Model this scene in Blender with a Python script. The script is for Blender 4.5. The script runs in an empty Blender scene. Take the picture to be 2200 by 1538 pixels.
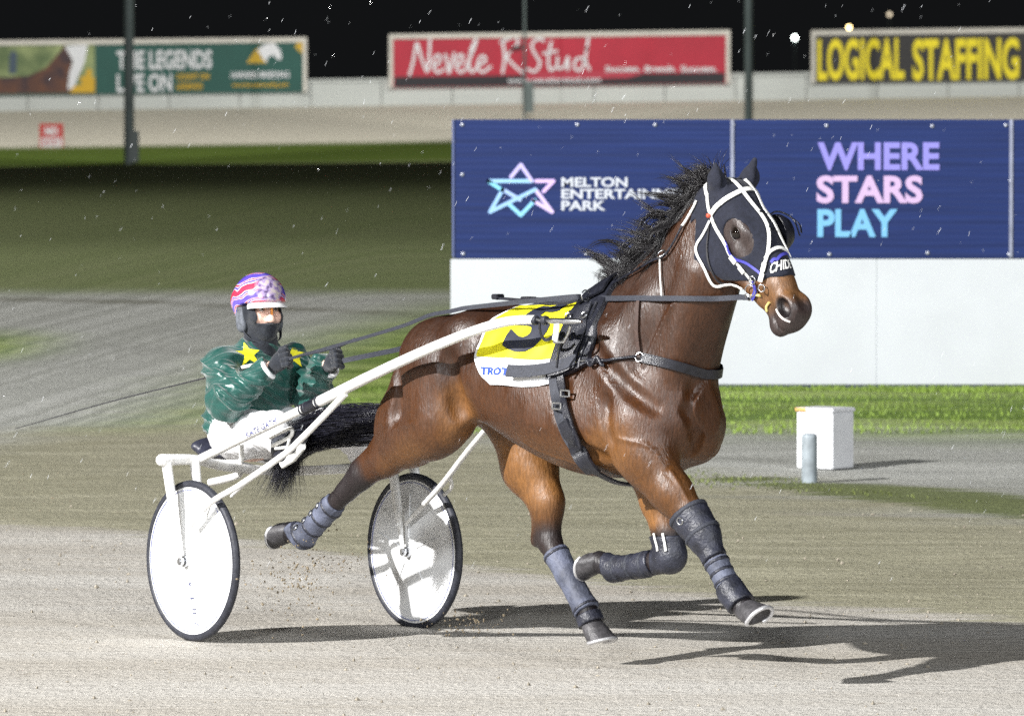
import bpy, math, random
import numpy as np
from mathutils import Vector, Matrix, noise as mnoise

# ------------------------------------------------------------------ camera, world, lamps, exposure
random.seed(7); RNG = np.random.default_rng(7)
scene = bpy.context.scene
COL = scene.collection
FPX = 13689.0                     # focal length in pixels of the 2200 px wide photograph
CAMH = 2.4
PITCH = math.atan((769.0 - 166.0) / FPX)
cam_d = bpy.data.cameras.new('camera')
cam_d.sensor_width = 36.0
cam_d.lens = FPX / 2200.0 * 36.0
cam_d.clip_start = 0.5
cam_d.clip_end = 3000.0
cam_d.dof.use_dof = True
cam_d.dof.focus_distance = 26.3
cam_d.dof.aperture_fstop = 7.4
cam = bpy.data.objects.new('camera', cam_d)
COL.objects.link(cam)
cam.location = (0, 0, CAMH)
cam.rotation_euler = (math.pi / 2 - PITCH, 0, 0)
scene.camera = cam

world = bpy.data.worlds.new('World')
scene.world = world
world.use_nodes = True
wn = world.node_tree.nodes
wn['Background'].inputs[0].default_value = (0.0062, 0.0066, 0.0072, 1)   # night sky
wn['Background'].inputs[1].default_value = 1.0

def lamp(name, loc, target, power, radius, angle, blend, color):
    d = bpy.data.lights.new(name, 'SPOT')
    d.energy = power; d.shadow_soft_size = radius; d.spot_size = math.radians(angle); d.spot_blend = blend
    d.color = color
    o = bpy.data.objects.new(name, d); COL.objects.link(o)
    o.location = loc
    o.rotation_euler = (Vector(target) - Vector(loc)).to_track_quat('-Z', 'Y').to_euler()
    return o
# the racecourse's floodlights: the tower at the left of the straight, and those on the masts in view; the fill lamps are unseen additions
lamp('floodlight_tower', (-32.6, 5.0, 21.8), (0.5, 30, 0), 206000, 0.32, 150, 0.3, (1.0, 0.985, 0.965))
lamp('shadow_fill', (30, -22, 22), (0.5, 30, 0), 66000, 2.5, 120, 0.4, (0.96, 0.98, 1.0))  # unseen fill behind the camera, added to lighten the shadows
lamp('shadow_fill_2', (-14, -32, 22), (0.5, 30, 0), 66000, 2.5, 120, 0.4, (0.96, 0.98, 1.0))  # second added fill, set wide so fewer shadows stay black
lamp('far_infield_fill', (-62, 102, 26), (-4, 102, 0), 118000, 1.0, 78, 1.0, (1.0, 0.985, 0.95))  # unseen lamp added to brighten the far infield
lamp('infield_fill', (-48, 66, 24), (-2, 66, 0), 60000, 1.0, 66, 0.6, (1.0, 0.985, 0.95))  # unseen lamp added to brighten the nearer infield grass
for mx in (-24, 0.4, 24):
    lamp('mast_floodlight', (mx, 176, 24), (mx, 204, 2.0), 20000, 0.5, 86, 0.12, (1.0, 0.98, 0.92))
vs = scene.view_settings
vs.view_transform = 'Standard'; vs.look = 'None'; vs.exposure = 0.0; vs.gamma = 1.0
scene.cycles.use_denoising = False
scene.cycles.max_bounces = 6

# ------------------------------------------------------------------ frames: the sulky's and the horse's own axes (x ahead, y to its left, z up)
class Frame:
    def __init__(s, deg, o):
        t = math.radians(deg); s.deg = deg
        s.F = np.array([math.sin(t), -math.cos(t), 0.]); s.L = np.array([math.cos(t), math.sin(t), 0.])
        s.O = np.array([o[0], o[1], 0.])
    def at(s, px, py, lat):
        """point of the frame's plane y = lat that is seen at a pixel of the photograph"""
        W = np.array([0, math.cos(PITCH), -math.sin(PITCH)]); U = np.array([0, math.sin(PITCH), math.cos(PITCH)])
        d = W + np.array([1., 0, 0]) * (px - 1100) / FPX - U * (py - 769) / FPX
        C = np.array([0, 0, CAMH])
        t = ((s.O - C) @ s.L + lat) / (d @ s.L)
        q = C + d * t - s.O
        return np.array([q @ s.F, lat, q[2]])
    def world(s, p):
        p = np.asarray(p, float)
        return s.O + p[..., :1] * s.F + p[..., 1:2] * s.L + p[..., 2:3] * np.array([0, 0, 1.])
    def local(s, w):
        q = np.asarray(w, float) - s.O
        return np.array([q @ s.F, q @ s.L, q[2]])
S = Frame(37, (-0.835, 27.36))
H = Frame(44, (0, 0)); H.O = S.O + S.F * 1.85 - H.F * 1.85
def ground_at(px, py):
    y = FPX * CAMH / (py - 166.0)
    return (px - 1100) / FPX * y, y

# ------------------------------------------------------------------ object helpers
def place(o, fr):
    o.location = fr.O; o.rotation_euler = (0, 0, math.radians(fr.deg - 90))
def thing(name, label, cat, fr=None, loc=None, group=None):
    o = bpy.data.objects.new(name, None); COL.objects.link(o); o.empty_display_size = 0.2
    if fr: place(o, fr)
    if loc: o.location = loc
    tag(o, label, cat, group)
    return o
def tag(o, label=None, cat=None, group=None, kind=None):
    if label: o['label'] = label
    if cat: o['category'] = cat
    if group: o['group'] = group
    if kind: o['kind'] = kind
    return o
def obj(name, vf, mat, parent=None, smooth=True, fr=None, label=None, cat=None, kind=None, sharp=66):
    v, f = vf
    m = bpy.data.meshes.new(name)
    m.from_pydata([tuple(map(float, p)) for p in v], [], [tuple(map(int, q)) for q in f])
    m.update()
    if smooth:
        m.polygons.foreach_set('use_smooth', np.ones(len(m.polygons), bool))
        if sharp: m.set_sharp_from_angle(angle=math.radians(sharp))
    if mat: m.materials.append(mat)
    o = bpy.data.objects.new(name, m); COL.objects.link(o)
    if parent: o.parent = parent
    if fr: place(o, fr)
    tag(o, label, cat, None, kind)
    return o
def join(*parts):
    V, Fc, n = [], [], 0
    for v, f in parts:
        v = np.asarray(v, float).reshape(-1, 3)
        V.append(v); Fc += [tuple(i + n for i in q) for q in f]; n += len(v)
    return np.concatenate(V), Fc
def box(x0, x1, y0, y1, z0, z1):
    v = [(x, y, z) for x in (x0, x1) for y in (y0, y1) for z in (z0, z1)]
    return np.array(v, float), [(0, 1, 3, 2), (4, 6, 7, 5), (0, 4, 5, 1), (2, 3, 7, 6), (0, 2, 6, 4), (1, 5, 7, 3)]
def bevel_box(x0, x1, y0, y1, z0, z1, b):
    c = np.array([(x0 + x1) / 2, (y0 + y1) / 2, (z0 + z1) / 2]); h = np.array([(x1 - x0) / 2, (y1 - y0) / 2, (z1 - z0) / 2])
    import bmesh
    bm = bmesh.new(); bmesh.ops.create_cube(bm, size=2)
    for v in bm.verts: v.co = Vector(np.array(v.co) * h + c)
    bmesh.ops.bevel(bm, geom=bm.edges[:] , offset=b, segments=2, affect='EDGES')
    bm.verts.index_update()
    r = np.array([v.co[:] for v in bm.verts]), [tuple(v.index for v in f.verts) for f in bm.faces]
    bm.free(); return r
def resample(pts, n):
    """Catmull-Rom through the points"""
    P = np.asarray(pts, float)
    if len(P) == 2:
        t = np.linspace(0, 1, n)[:, None]; return P[0] * (1 - t) + P[1] * t
    Q = np.vstack([2 * P[0] - P[1], P, 2 * P[-1] - P[-2]])
    u = np.linspace(0, len(P) - 1, n); i = np.minimum(u.astype(int), len(P) - 2); t = (u - i)[:, None]
    a, b, c, d = Q[i], Q[i + 1], Q[i + 2], Q[i + 3]
    return .5 * ((2 * b) + (-a + c) * t + (2 * a - 5 * b + 4 * c - d) * t ** 2 + (-a + 3 * b - 3 * c + d) * t ** 3)
def frames_along(P):
    T = np.gradient(P, axis=0); T /= np.linalg.norm(T, axis=1)[:, None] + 1e-12
    ref = np.array([0, 0, 1.]) if abs(T[0, 2]) < .9 else np.array([1., 0, 0])
    N = np.zeros_like(P); n = ref - T[0] * (ref @ T[0]); N[0] = n / np.linalg.norm(n)
    for k in range(1, len(P)):
        n = N[k - 1] - T[k] * (N[k - 1] @ T[k]); N[k] = n / np.linalg.norm(n)
    return T, N, np.cross(T, N)
def tube(pts, r, seg=10, n=None, straight=False, flat=(1, 1)):
    P = np.asarray(pts, float)
    r = np.broadcast_to(np.asarray(r, float), (len(P),)) if np.ndim(r) == 0 or len(np.atleast_1d(r)) == len(P) else np.asarray(r)
    if n and not straight:
        rr = np.interp(np.linspace(0, len(P) - 1, n), np.arange(len(P)), r); P = resample(P, n); r = rr
    T, N, B = frames_along(P)
    a = np.linspace(0, 2 * math.pi, seg, endpoint=False)
    V = (P[:, None] + (np.cos(a)[None, :, None] * N[:, None] * flat[0] + np.sin(a)[None, :, None] * B[:, None] * flat[1]) * r[:, None, None]).reshape(-1, 3)
    m = len(P); Fc = []
    for i in range(m - 1):
        for j in range(seg):
            k = (j + 1) % seg
            Fc.append((i * seg + j, i * seg + k, (i + 1) * seg + k, (i + 1) * seg + j))
    Fc.append(tuple(range(seg))[::-1]); Fc.append(tuple((m - 1) * seg + j for j in range(seg)))
    return V, Fc
def ribbon(P, N, w, th):
    """flat strap along P, lying across normals N"""
    P = np.asarray(P, float); N = np.asarray(N, float); N = np.broadcast_to(N, P.shape)
    T = np.gradient(P, axis=0); T /= np.linalg.norm(T, axis=1)[:, None] + 1e-12
    B = np.cross(T, N); B /= np.linalg.norm(B, axis=1)[:, None] + 1e-12
    N = np.cross(B, T)
    w = np.broadcast_to(np.asarray(w, float), (len(P),))[:, None] / 2
    V = np.stack([P - B * w, P + B * w, P + B * w * .94 + N * th, P - B * w * .94 + N * th], 1).reshape(-1, 3)
    Fc = []
    for i in range(len(P) - 1):
        for j in range(4):
            k = (j + 1) % 4; Fc.append((i * 4 + j, i * 4 + k, i * 4 + 4 + k, i * 4 + 4 + j))
    e = (len(P) - 1) * 4
    Fc += [(3, 2, 1, 0), (e, e + 1, e + 2, e + 3)]
    return V, Fc
def ring(c, n, R, r, seg=20, s2=6):
    c = np.asarray(c, float); n = np.asarray(n, float); n /= np.linalg.norm(n)
    a = np.cross(n, [0, 0, 1.]) if abs(n[2]) < .9 else np.cross(n, [1., 0, 0]); a /= np.linalg.norm(a); b = np.cross(n, a)
    V, Fc = [], []
    for i in range(seg):
        t = 2 * math.pi * i / seg; d = a * math.cos(t) + b * math.sin(t)
        for j in range(s2):
            u = 2 * math.pi * j / s2; V.append(c + d * (R + r * math.cos(u)) + n * r * math.sin(u))
            Fc.append((i * s2 + j, ((i + 1) % seg) * s2 + j, ((i + 1) % seg) * s2 + (j + 1) % s2, i * s2 + (j + 1) % s2))
    return np.array(V), Fc
def lathe(c, n, prof, seg=48):
    """profile [(radius, along n)] turned about the axis n through c"""
    c = np.asarray(c, float); n = np.asarray(n, float); n /= np.linalg.norm(n)
    a = np.cross(n, [0, 0, 1.]); a /= np.linalg.norm(a); b = np.cross(n, a)
    V, Fc = [], []
    for r, h in prof:
        for i in range(seg):
            t = 2 * math.pi * i / seg; V.append(c + n * h + (a * math.cos(t) + b * math.sin(t)) * r)
    for k in range(len(prof) - 1):
        for i in range(seg):
            j = (i + 1) % seg; Fc.append((k * seg + i, k * seg + j, (k + 1) * seg + j, (k + 1) * seg + i))
    return np.array(V), Fc

# ------------------------------------------------------------------ materials
def mat(name, col, rough=.6, spec=.5, metal=0., var=0., scale=20., bump=0., bscale=None, stretch=None, coat=0., sheen=0., attr=None, emit=None, var2=None):
    m = bpy.data.materials.new(name); m.use_nodes = True
    nt = m.node_tree; b = nt.nodes['Principled BSDF']
    b.inputs['Base Color'].default_value = (*col, 1); b.inputs['Roughness'].default_value = rough
    b.inputs['Specular IOR Level'].default_value = spec; b.inputs['Metallic'].default_value = metal
    if coat: b.inputs['Coat Weight'].default_value = coat; b.inputs['Coat Roughness'].default_value = .15
    if sheen: b.inputs['Sheen Weight'].default_value = sheen
    if emit: b.inputs['Emission Color'].default_value = (*emit[0], 1); b.inputs['Emission Strength'].default_value = emit[1]
    tc = nt.nodes.new('ShaderNodeTexCoord'); mp = nt.nodes.new('ShaderNodeMapping')
    nt.links.new(tc.outputs['Object'], mp.inputs[0])
    if stretch: mp.inputs['Scale'].default_value = stretch
    src = None
    if attr:
        a = nt.nodes.new('ShaderNodeAttribute'); a.attribute_name = attr; src = a.outputs['Color']
        nt.links.new(src, b.inputs['Base Color'])
    if var or var2:
        n = nt.nodes.new('ShaderNodeTexNoise'); n.inputs['Scale'].default_value = scale; n.inputs['Detail'].default_value = 6
        nt.links.new(mp.outputs[0], n.inputs['Vector'])
        mx = nt.nodes.new('ShaderNodeMix'); mx.data_type = 'RGBA'
        if var2:
            r = nt.nodes.new('ShaderNodeValToRGB'); r.color_ramp.elements[0].position = .42; r.color_ramp.elements[1].position = .62
            nt.links.new(n.outputs['Fac'], r.inputs[0]); nt.links.new(r.outputs['Color'], mx.inputs[0])
            if src: nt.links.new(src, mx.inputs[6])
            else: mx.inputs[6].default_value = (*col, 1)
            mx.inputs[7].default_value = (*var2, 1)
        else:
            mr = nt.nodes.new('ShaderNodeMapRange'); mr.inputs[1].default_value = .3; mr.inputs[2].default_value = .7
            mr.inputs[3].default_value = 1 - var; mr.inputs[4].default_value = 1 + var
            nt.links.new(n.outputs['Fac'], mr.inputs[0])
            mx.blend_type = 'MULTIPLY'; mx.inputs[0].default_value = 1
            if src: nt.links.new(src, mx.inputs[6])
            else: mx.inputs[6].default_value = (*col, 1)
            nt.links.new(mr.outputs[0], mx.inputs[7])
        nt.links.new(mx.outputs[2], b.inputs['Base Color'])
    if bump:
        n2 = nt.nodes.new('ShaderNodeTexNoise'); n2.inputs['Scale'].default_value = bscale or scale * 3; n2.inputs['Detail'].default_value = 5
        nt.links.new(mp.outputs[0], n2.inputs['Vector'])
        bp = nt.nodes.new('ShaderNodeBump'); bp.inputs['Strength'].default_value = bump; bp.inputs['Distance'].default_value = .01
        nt.links.new(n2.outputs['Fac'], bp.inputs['Height']); nt.links.new(bp.outputs[0], b.inputs['Normal'])
    return m
M = {}
M['white_paint'] = mat('white_paint', (.80, .80, .79), .36, .5, scale=34, bump=.05, var2=(.70, .69, .66))
M['white_disc'] = mat('white_disc', (.84, .85, .86), .30, .5, scale=9, var2=(.76, .765, .77))
M['rubber'] = mat('rubber', (.028, .030, .040), .55, .4, var=.3, scale=40, bump=.2)
M['steel'] = mat('steel', (.55, .56, .58), .28, .5, 1., var=.1, scale=60)
M['black_leather'] = mat('black_leather', (.014, .015, .022), .33, .5, var=.3, scale=50, bump=.25, bscale=220)
M['black_web'] = mat('black_web', (.030, .033, .045), .62, .4, var=.3, scale=120, bump=.3, bscale=300)
M['white_web'] = mat('white_web', (.78, .78, .75), .5, .4, var=.08, scale=60, bump=.2, bscale=240)
M['blue_web'] = mat('blue_web', (.05, .05, .32), .5, .4, var=.15, scale=80)
M['hood'] = mat('hood_cloth', (.012, .014, .025), .8, .25, var=.25, scale=60, bump=.3, bscale=350, sheen=.08)
M['boot_grey'] = mat('boot_grey', (.085, .095, .135), .6, .4, var=.5, scale=14, bump=.5, bscale=60)
M['boot_black'] = mat('boot_black', (.020, .022, .034), .45, .5, var=.5, scale=22, bump=.4, bscale=90)
M['hair'] = mat('black_hair', (.0075, .0065, .008), .40, .5, var=.3, scale=12)
M['tailhair'] = mat('tail_hair', (.012, .012, .020), .33, .5, var=.4, scale=9, stretch=(2, 30, 30), bump=.6, bscale=8)
M['hoof'] = mat('hoof_horn', (.050, .048, .052), .5, .5, var=.45, scale=30, bump=.3)
M['shoe'] = mat('horseshoe', (.62, .62, .64), .35, .5, .6, var=.1)
M['eye'] = mat('eye', (.006, .004, .003), .05, .6)
M['yellow_cloth'] = mat('yellow_cloth', (.80, .74, .02), .6, .3, var=.05, scale=30, bump=.1, bscale=12)
M['white_cloth'] = mat('white_cloth', (.78, .79, .81), .65, .3, var=.05, scale=30, bump=.1, bscale=12)
M['black_print'] = mat('black_print', (.030, .033, .050), .6, .3)
M['blue_print'] = mat('blue_print', (.02, .06, .32), .6, .3)

# ------------------------------------------------------------------ ground: one sheet, from behind the camera to beyond the far bank
def lines(*segs):
    return np.unique(np.round(np.concatenate([np.arange(a, b, s) for a, b, s in segs]), 3))
def poly_y(pts):
    g = np.array([ground_at(*p) for p in pts]); g = g[np.argsort(g[:, 0])]
    return lambda x: np.interp(x, g[:, 0], g[:, 1])
def bank_z(x, y):
    z = np.interp(y, [183, 184.2, 190, 205, 212, 900], [0, .09, .40, 1.50, 1.55, 1.6])
    s = np.clip((y - 150) / 40, 0, 1); s = s * s * (3 - 2 * s)
    return z + .0145 * np.clip(x + 2, -40, 40) * s
gx = lines((-300, -60, 30), (-60, -14, 2), (-14, 16, .3), (16, 60, 2), (60, 301, 30))
gy = lines((-80, 14, 6), (14, 60, .25), (60, 100, 1), (100, 180, 4), (180, 213, .75), (213, 300, 20), (300, 951, 130))
GX, GY = np.meshgrid(gx, gy, indexing='ij')
GZ = bank_z(GX, GY)
near = (GY > 16) & (GY < 60) & (np.abs(GX) < 14)
GZ = GZ + np.where(near, .012 * np.sin(GX * 2.1 + GY * 3.3) * np.sin(GX * .9 - GY * 1.7), 0) * np.clip((GY - 28.5) / 2, 0, 1)
nx, ny = GX.shape
idx = np.arange(nx * ny).reshape(nx, ny)
gf = np.stack([idx[:-1, :-1], idx[1:, :-1], idx[1:, 1:], idx[:-1, 1:]], -1).reshape(-1, 4)
gm = bpy.data.meshes.new('ground')
gm.from_pydata(np.stack([GX, GY, GZ], -1).reshape(-1, 3).tolist(), [], gf.tolist())
b1 = poly_y([(-400, 1100), (0, 1128), (300, 1145), (640, 1178), (1050, 1225), (1700, 1300), (2200, 1342), (2700, 1400)])
b2 = poly_y([(-500, 1010), (0, 945), (430, 890), (900, 905), (1500, 1030), (1720, 1050), (2200, 1092), (2600, 1130)])
b3 = poly_y([(300, 905), (740, 890), (1500, 922), (1800, 926), (2200, 938), (2700, 950)])
f1 = GY - b1(GX); f2 = GY - b2(GX)
xc = np.interp(GY, [43, 46, 52, 59, 66, 76], [-2.6, -2.2, -2.1, -1.7, -.9, .6])
grass = np.maximum(GY - 71., np.minimum(GY - b3(GX), (GX - xc) * 2))
island = 2.4 - np.hypot((GX + 4.9) / .22, (GY - 56.5)) * .8            # green island at the left edge of the picture
grass = np.maximum(grass, island)
weed = np.interp(GX, [.7, 1.1, 1.5, 2.2, 3.2, 5], [-.5, .25, .55, .95, 1.2, 1.2]) - np.abs(GY - (38.0 - 1.55 * (GX - 1.28))) * .9     # weeds along the inside edge
weed = np.minimum(weed, 1)
dark_line = .9 - np.abs(GY - (np.interp(GX, [-8, -4, 0, 4], [71, 68, 63.5, 60])))  # narrow darker strip across the far lane
streak = GY + 6.5 * np.clip(-(GX + 1.6), 0, 9) ** 1.35 * np.clip((GY - 34) / 10, 0, 1)
for nme, arr in (('f_streak', streak), ('f_olive', f1), ('f_grey', f2), ('f_grass', grass), ('f_weed', weed), ('f_dark_line', dark_line), ('f_bank', GY - 190.0)):
    a = gm.attributes.new(nme, 'FLOAT', 'POINT'); a.data.foreach_set('value', np.ascontiguousarray(arr.reshape(-1), dtype=np.float32))
gm.polygons.foreach_set('use_smooth', np.ones(len(gm.polygons), bool))
ground = bpy.data.objects.new('ground', gm); COL.objects.link(ground)
tag(ground, 'pale crushed-granite racing track with darker lanes and mown infield grass', 'ground', kind='structure')

def ground_material():
    m = bpy.data.materials.new('track_surface'); m.use_nodes = True; nt = m.node_tree; L = nt.links.new
    b = nt.nodes['Principled BSDF']; b.inputs['Roughness'].default_value = .85; b.inputs['Specular IOR Level'].default_value = .25
    tc = nt.nodes.new('ShaderNodeTexCoord')
    def mapped(rot, sc):
        p = nt.nodes.new('ShaderNodeMapping'); p.inputs['Rotation'].default_value = (0, 0, rot); p.inputs['Scale'].default_value = sc
        L(tc.outputs['Object'], p.inputs[0]); return p.outputs[0]
    iso = mapped(0, (1, 1, 1)); along = mapped(math.radians(2), (.16, 1, 1))
    def noise(vec, scale, detail=6, rough=.6):
        n = nt.nodes.new('ShaderNodeTexNoise'); n.inputs['Scale'].default_value = scale; n.inputs['Detail'].default_value = detail
        n.inputs['Roughness'].default_value = rough; L(vec, n.inputs['Vector']); return n.outputs['Fac']
    def math_(op, a, c):
        n = nt.nodes.new('ShaderNodeMath'); n.operation = op
        for i, q in enumerate((a, c)):
            if isinstance(q, (int, float)): n.inputs[i].default_value = q
            else: L(q, n.inputs[i])
        return n.outputs[0]
    def ramp(v, lo, hi, t0=0., t1=1.):
        n = nt.nodes.new('ShaderNodeMapRange'); n.interpolation_type = 'SMOOTHSTEP'
        n.inputs[1].default_value = lo; n.inputs[2].default_value = hi; n.inputs[3].default_value = t0; n.inputs[4].default_value = t1
        L(v, n.inputs[0]); return n.outputs[0]
    def att(nm):
        n = nt.nodes.new('ShaderNodeAttribute'); n.attribute_name = nm; return n.outputs['Fac']
    def mix(f, a, c, mode='MIX'):
        n = nt.nodes.new('ShaderNodeMix'); n.data_type = 'RGBA'; n.blend_type = mode
        if isinstance(f, (int, float)): n.inputs[0].default_value = f
        else: L(f, n.inputs[0])
        for i, q in ((6, a), (7, c)):
            if isinstance(q, tuple): n.inputs[i].default_value = (*q, 1)
            else: L(q, n.inputs[i])
        return n.outputs[2]
    n_big = noise(along, .9); n_mid = noise(along, 5.); n_fine = noise(iso, 38.); n_grit = noise(iso, 130., 3); n_clump = noise(along, 17., 4, .7)
    sxyz = nt.nodes.new('ShaderNodeSeparateXYZ'); L(tc.outputs['Object'], sxyz.inputs[0])
    cxyz = nt.nodes.new('ShaderNodeCombineXYZ'); L(math_('MULTIPLY', sxyz.outputs[0], .07), cxyz.inputs[0]); L(math_('MULTIPLY', att('f_streak'), .55), cxyz.inputs[1])
    n_str = noise(cxyz.outputs[0], 1.6, 5); n_fleck = noise(iso, 9., 4, .65); n_fl2 = noise(iso, 2.6, 2)
    sand = mix(ramp(n_big, .3, .7), (.425, .395, .345), (.53, .512, .475))
    sand = mix(ramp(n_clump, .60, .78, 0, .55), sand, (.27, .25, .215))
    fl = math_('MULTIPLY', ramp(n_fleck, .60, .69), ramp(n_fl2, .42, .62, .25, 1.))
    sand = mix(math_('MULTIPLY', fl, .7), sand, (.20, .17, .13))
    olive = mix(ramp(n_mid, .35, .7), (.285, .272, .19), (.385, .368, .27))
    olive = mix(ramp(n_clump, .58, .74, 0, .6), olive, (.15, .14, .085))
    olive = mix(math_('MULTIPLY', fl, .6), olive, (.12, .11, .065))
    olive = mix(ramp(n_big, .62, .74, 0, .35), olive, (.34, .27, .20))
    grey = mix(ramp(n_str, .35, .66), (.33, .335, .305), (.47, .475, .445))
    grey = mix(ramp(n_clump, .6, .8, 0, .4), grey, (.16, .15, .11))
    green = mix(ramp(n_str, .38, .62), (.13, .215, .028), (.31, .40, .105))
    green = mix(ramp(n_clump, .5, .75, 0, .5), green, (.16, .19, .06))
    far = mix(ramp(n_str, .35, .7), (.15, .185, .070), (.20, .225, .105))
    c = mix(ramp(math_('ADD', att('f_olive'), math_('MULTIPLY', math_('SUBTRACT', n_mid, .5), 2.6)), -.35, .35), sand, olive)
    c = mix(ramp(math_('ADD', att('f_grey'), math_('MULTIPLY', math_('SUBTRACT', n_big, .5), 8.)), -2.2, 2.2), c, grey)
    wd = ramp(math_('ADD', att('f_weed'), math_('MULTIPLY', math_('SUBTRACT', n_mid, .5), 1.8)), -.05, .45, 0, .9)
    c = mix(wd, c, (.125, .15, .05))
    gr = math_('ADD', att('f_grass'), math_('MULTIPLY', math_('SUBTRACT', n_mid, .5), 4.))
    y = nt.nodes.new('ShaderNodeSeparateXYZ'); L(tc.outputs['Object'], y.inputs[0])
    grassc = mix(ramp(math_('ADD', y.outputs[1], math_('MULTIPLY', math_('SUBTRACT', n_big, .5), 12.)), 57, 74), green, far)
    c = mix(ramp(gr, -2.2, 2.2), c, grassc)
    c = mix(ramp(math_('ADD', att('f_dark_line'), math_('MULTIPLY', math_('SUBTRACT', n_big, .5), 2.)), 0., .8, 0, .7), c, (.095, .09, .05))
    turf = mix(ramp(n_big, .3, .7), (.06, .10, .010), (.085, .125, .018))
    c = mix(ramp(y.outputs[1], 182.6, 183.4), c, turf)
    c = mix(ramp(att('f_bank'), .2, 1.8), c, (.62, .59, .50))
    grit = ramp(n_grit, .3, .7, .86, 1.14); c = mix(1., c, grit, 'MULTIPLY')
    fine = ramp(n_fine, .25, .75, .80, 1.20); c = mix(1., c, fine, 'MULTIPLY')
    L(c, b.inputs['Base Color'])
    hsum = math_('ADD', math_('MULTIPLY', math_('ADD', n_fine, math_('MULTIPLY', n_fleck, -1.6)), .5), math_('ADD', math_('MULTIPLY', n_clump, .9), math_('MULTIPLY', n_grit, .22)))
    bp = nt.nodes.new('ShaderNodeBump'); bp.inputs['Strength'].default_value = .85; bp.inputs['Distance'].default_value = .03
    L(hsum, bp.inputs['Height']); L(bp.outputs[0], b.inputs['Normal'])
    return m
gm.materials.append(ground_material())

# ------------------------------------------------------------------ lettering
def text_vf(s, bold=0., extrude=.002, shear=0.):
    cu = bpy.data.curves.new('lettering', 'FONT'); cu.body = s; cu.offset = bold; cu.extrude = extrude; cu.shear = shear
    cu.resolution_u = 4; cu.align_x = 'LEFT'
    o = bpy.data.objects.new('lettering', cu); COL.objects.link(o)
    dg = bpy.context.evaluated_depsgraph_get(); dg.update()
    me = bpy.data.meshes.new_from_object(o.evaluated_get(dg))
    v = np.array([p.co[:] for p in me.vertices]); f = [tuple(p.vertices) for p in me.polygons]
    bpy.data.objects.remove(o); bpy.data.curves.remove(cu); bpy.data.meshes.remove(me)
    lo, hi = v[:, :2].min(0), v[:, :2].max(0)
    v[:, :2] = (v[:, :2] - lo) / (hi - lo)
    return v, f
def flat_text(name, s, m, parent, x0, x1, z0, z1, y, bold=.02, th=.004, shear=0., rise=0.):
    """letters standing on a plane that faces the camera side, fitted into the rectangle; the letters are proud by th"""
    v, f = text_vf(s, bold, 1., shear)
    V = np.stack([x0 + v[:, 0] * (x1 - x0), y - (v[:, 2] + 1) * th / 2, z0 + v[:, 1] * (z1 - z0) + rise * v[:, 0] * (x1 - x0)], -1)
    return obj(name, (V, f), m, parent, smooth=False)

def _flat_stroke(P, w, th):
    parts = []
    for ks, (a, c) in enumerate(zip(P[:-1], P[1:])):
        a = a - [0, .0006 * (ks % 7), 0]; c = c - [0, .0006 * (ks % 7), 0]
        d = c - a; L = np.linalg.norm(d); d = d / (L + 1e-9); n = np.array([-d[2], 0, d[0]])
        ang = np.linspace(-math.pi / 2, math.pi / 2, 6)
        out = [c + (d * math.cos(t) + n * math.sin(t)) * w / 2 for t in ang] + [a - (d * math.cos(t) + n * math.sin(t)) * w / 2 for t in ang]
        k = len(out); fr = np.array(out) - [0, th / 2, 0]; bk = np.array(out) + [0, th / 2, 0]
        f = [tuple(range(k)), tuple(range(2 * k - 1, k - 1, -1))] + [(i, i + k, (i + 1) % k + k, (i + 1) % k) for i in range(k)]
        parts.append((np.vstack([fr, bk]), f))
    return join(*parts)

# ------------------------------------------------------------------ the hoarding beside the infield (blue boards above white boards)
DP = 49.3
def pw(px): return (px - 1100) / FPX * DP
def pz(py): return CAMH - (py - 166) / FPX * DP
M['blue_board'] = mat('blue_board', (.0085, .0225, .112), .5, .25, var=.25, scale=3, stretch=(.25, 1, 9), bump=.10, bscale=5, var2=None)
M['white_board'] = mat('white_board', (.555, .58, .62), .6, .3, var=.035, scale=2.5, bump=.03)
M['joint'] = mat('joint_strip', (.26, .28, .38), .4, .5, var=.25, scale=8)
M['bolt'] = mat('bolt_head', (.5, .52, .6), .35, .5, .5)
hoard = thing('advertising_hoarding', 'long hoarding of navy boards above white boards behind the horse', 'hoarding', loc=(pw(968), DP, 0))
HX = pw(968)
def hx(px): return pw(px) - HX
def hbox(px0, px1, py0, py1, y0, y1): return bevel_box(hx(px0), hx(px1), y0, y1, pz(py1), pz(py0), .004)
edges = [974, 1573, 2172, 2771, 3370]
for a, c in zip(edges[:-1], edges[1:]):
    rows = 24
    hgt = (pz(257) - pz(555)) / rows
    z = pz(555)
    prof = []
    for i in range(rows * 4 + 1):
        u = i / 4.; prof.append((z + u * hgt, -.0008 * (0.5 - 0.5 * math.cos(2 * math.pi * u))))
    V, Fc = [], []
    x0, x1 = hx(a + 2), hx(c - 2)
    for zz, yy in prof: V += [(x0, yy, zz), (x1, yy, zz), (x0, .04, zz), (x1, .04, zz)]
    for i in range(len(prof) - 1):
        k = i * 4; Fc += [(k, k + 1, k + 5, k + 4), (k + 2, k + 6, k + 7, k + 3), (k, k + 4, k + 6, k + 2), (k + 1, k + 3, k + 7, k + 5)]
    k = (len(prof) - 1) * 4; Fc += [(0, 2, 3, 1), (k, k + 1, k + 3, k + 2)]
    obj('blue_board', (np.array(V), Fc), M['blue_board'], hoard, smooth=True, sharp=60)
for a, c in ((968, 1325), (1325, 1884), (1884, 2443), (2443, 3370)):
    obj('white_board', hbox(a + .08, c - .08, 556.5, 826, -.012, .04), M['white_board'], hoard, smooth=False)
obj('skirt', hbox(970, 3370, 826.5, 838, .002, .03), mat('dark_skirt', (.03, .035, .09), .6), hoard, smooth=False)
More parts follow.
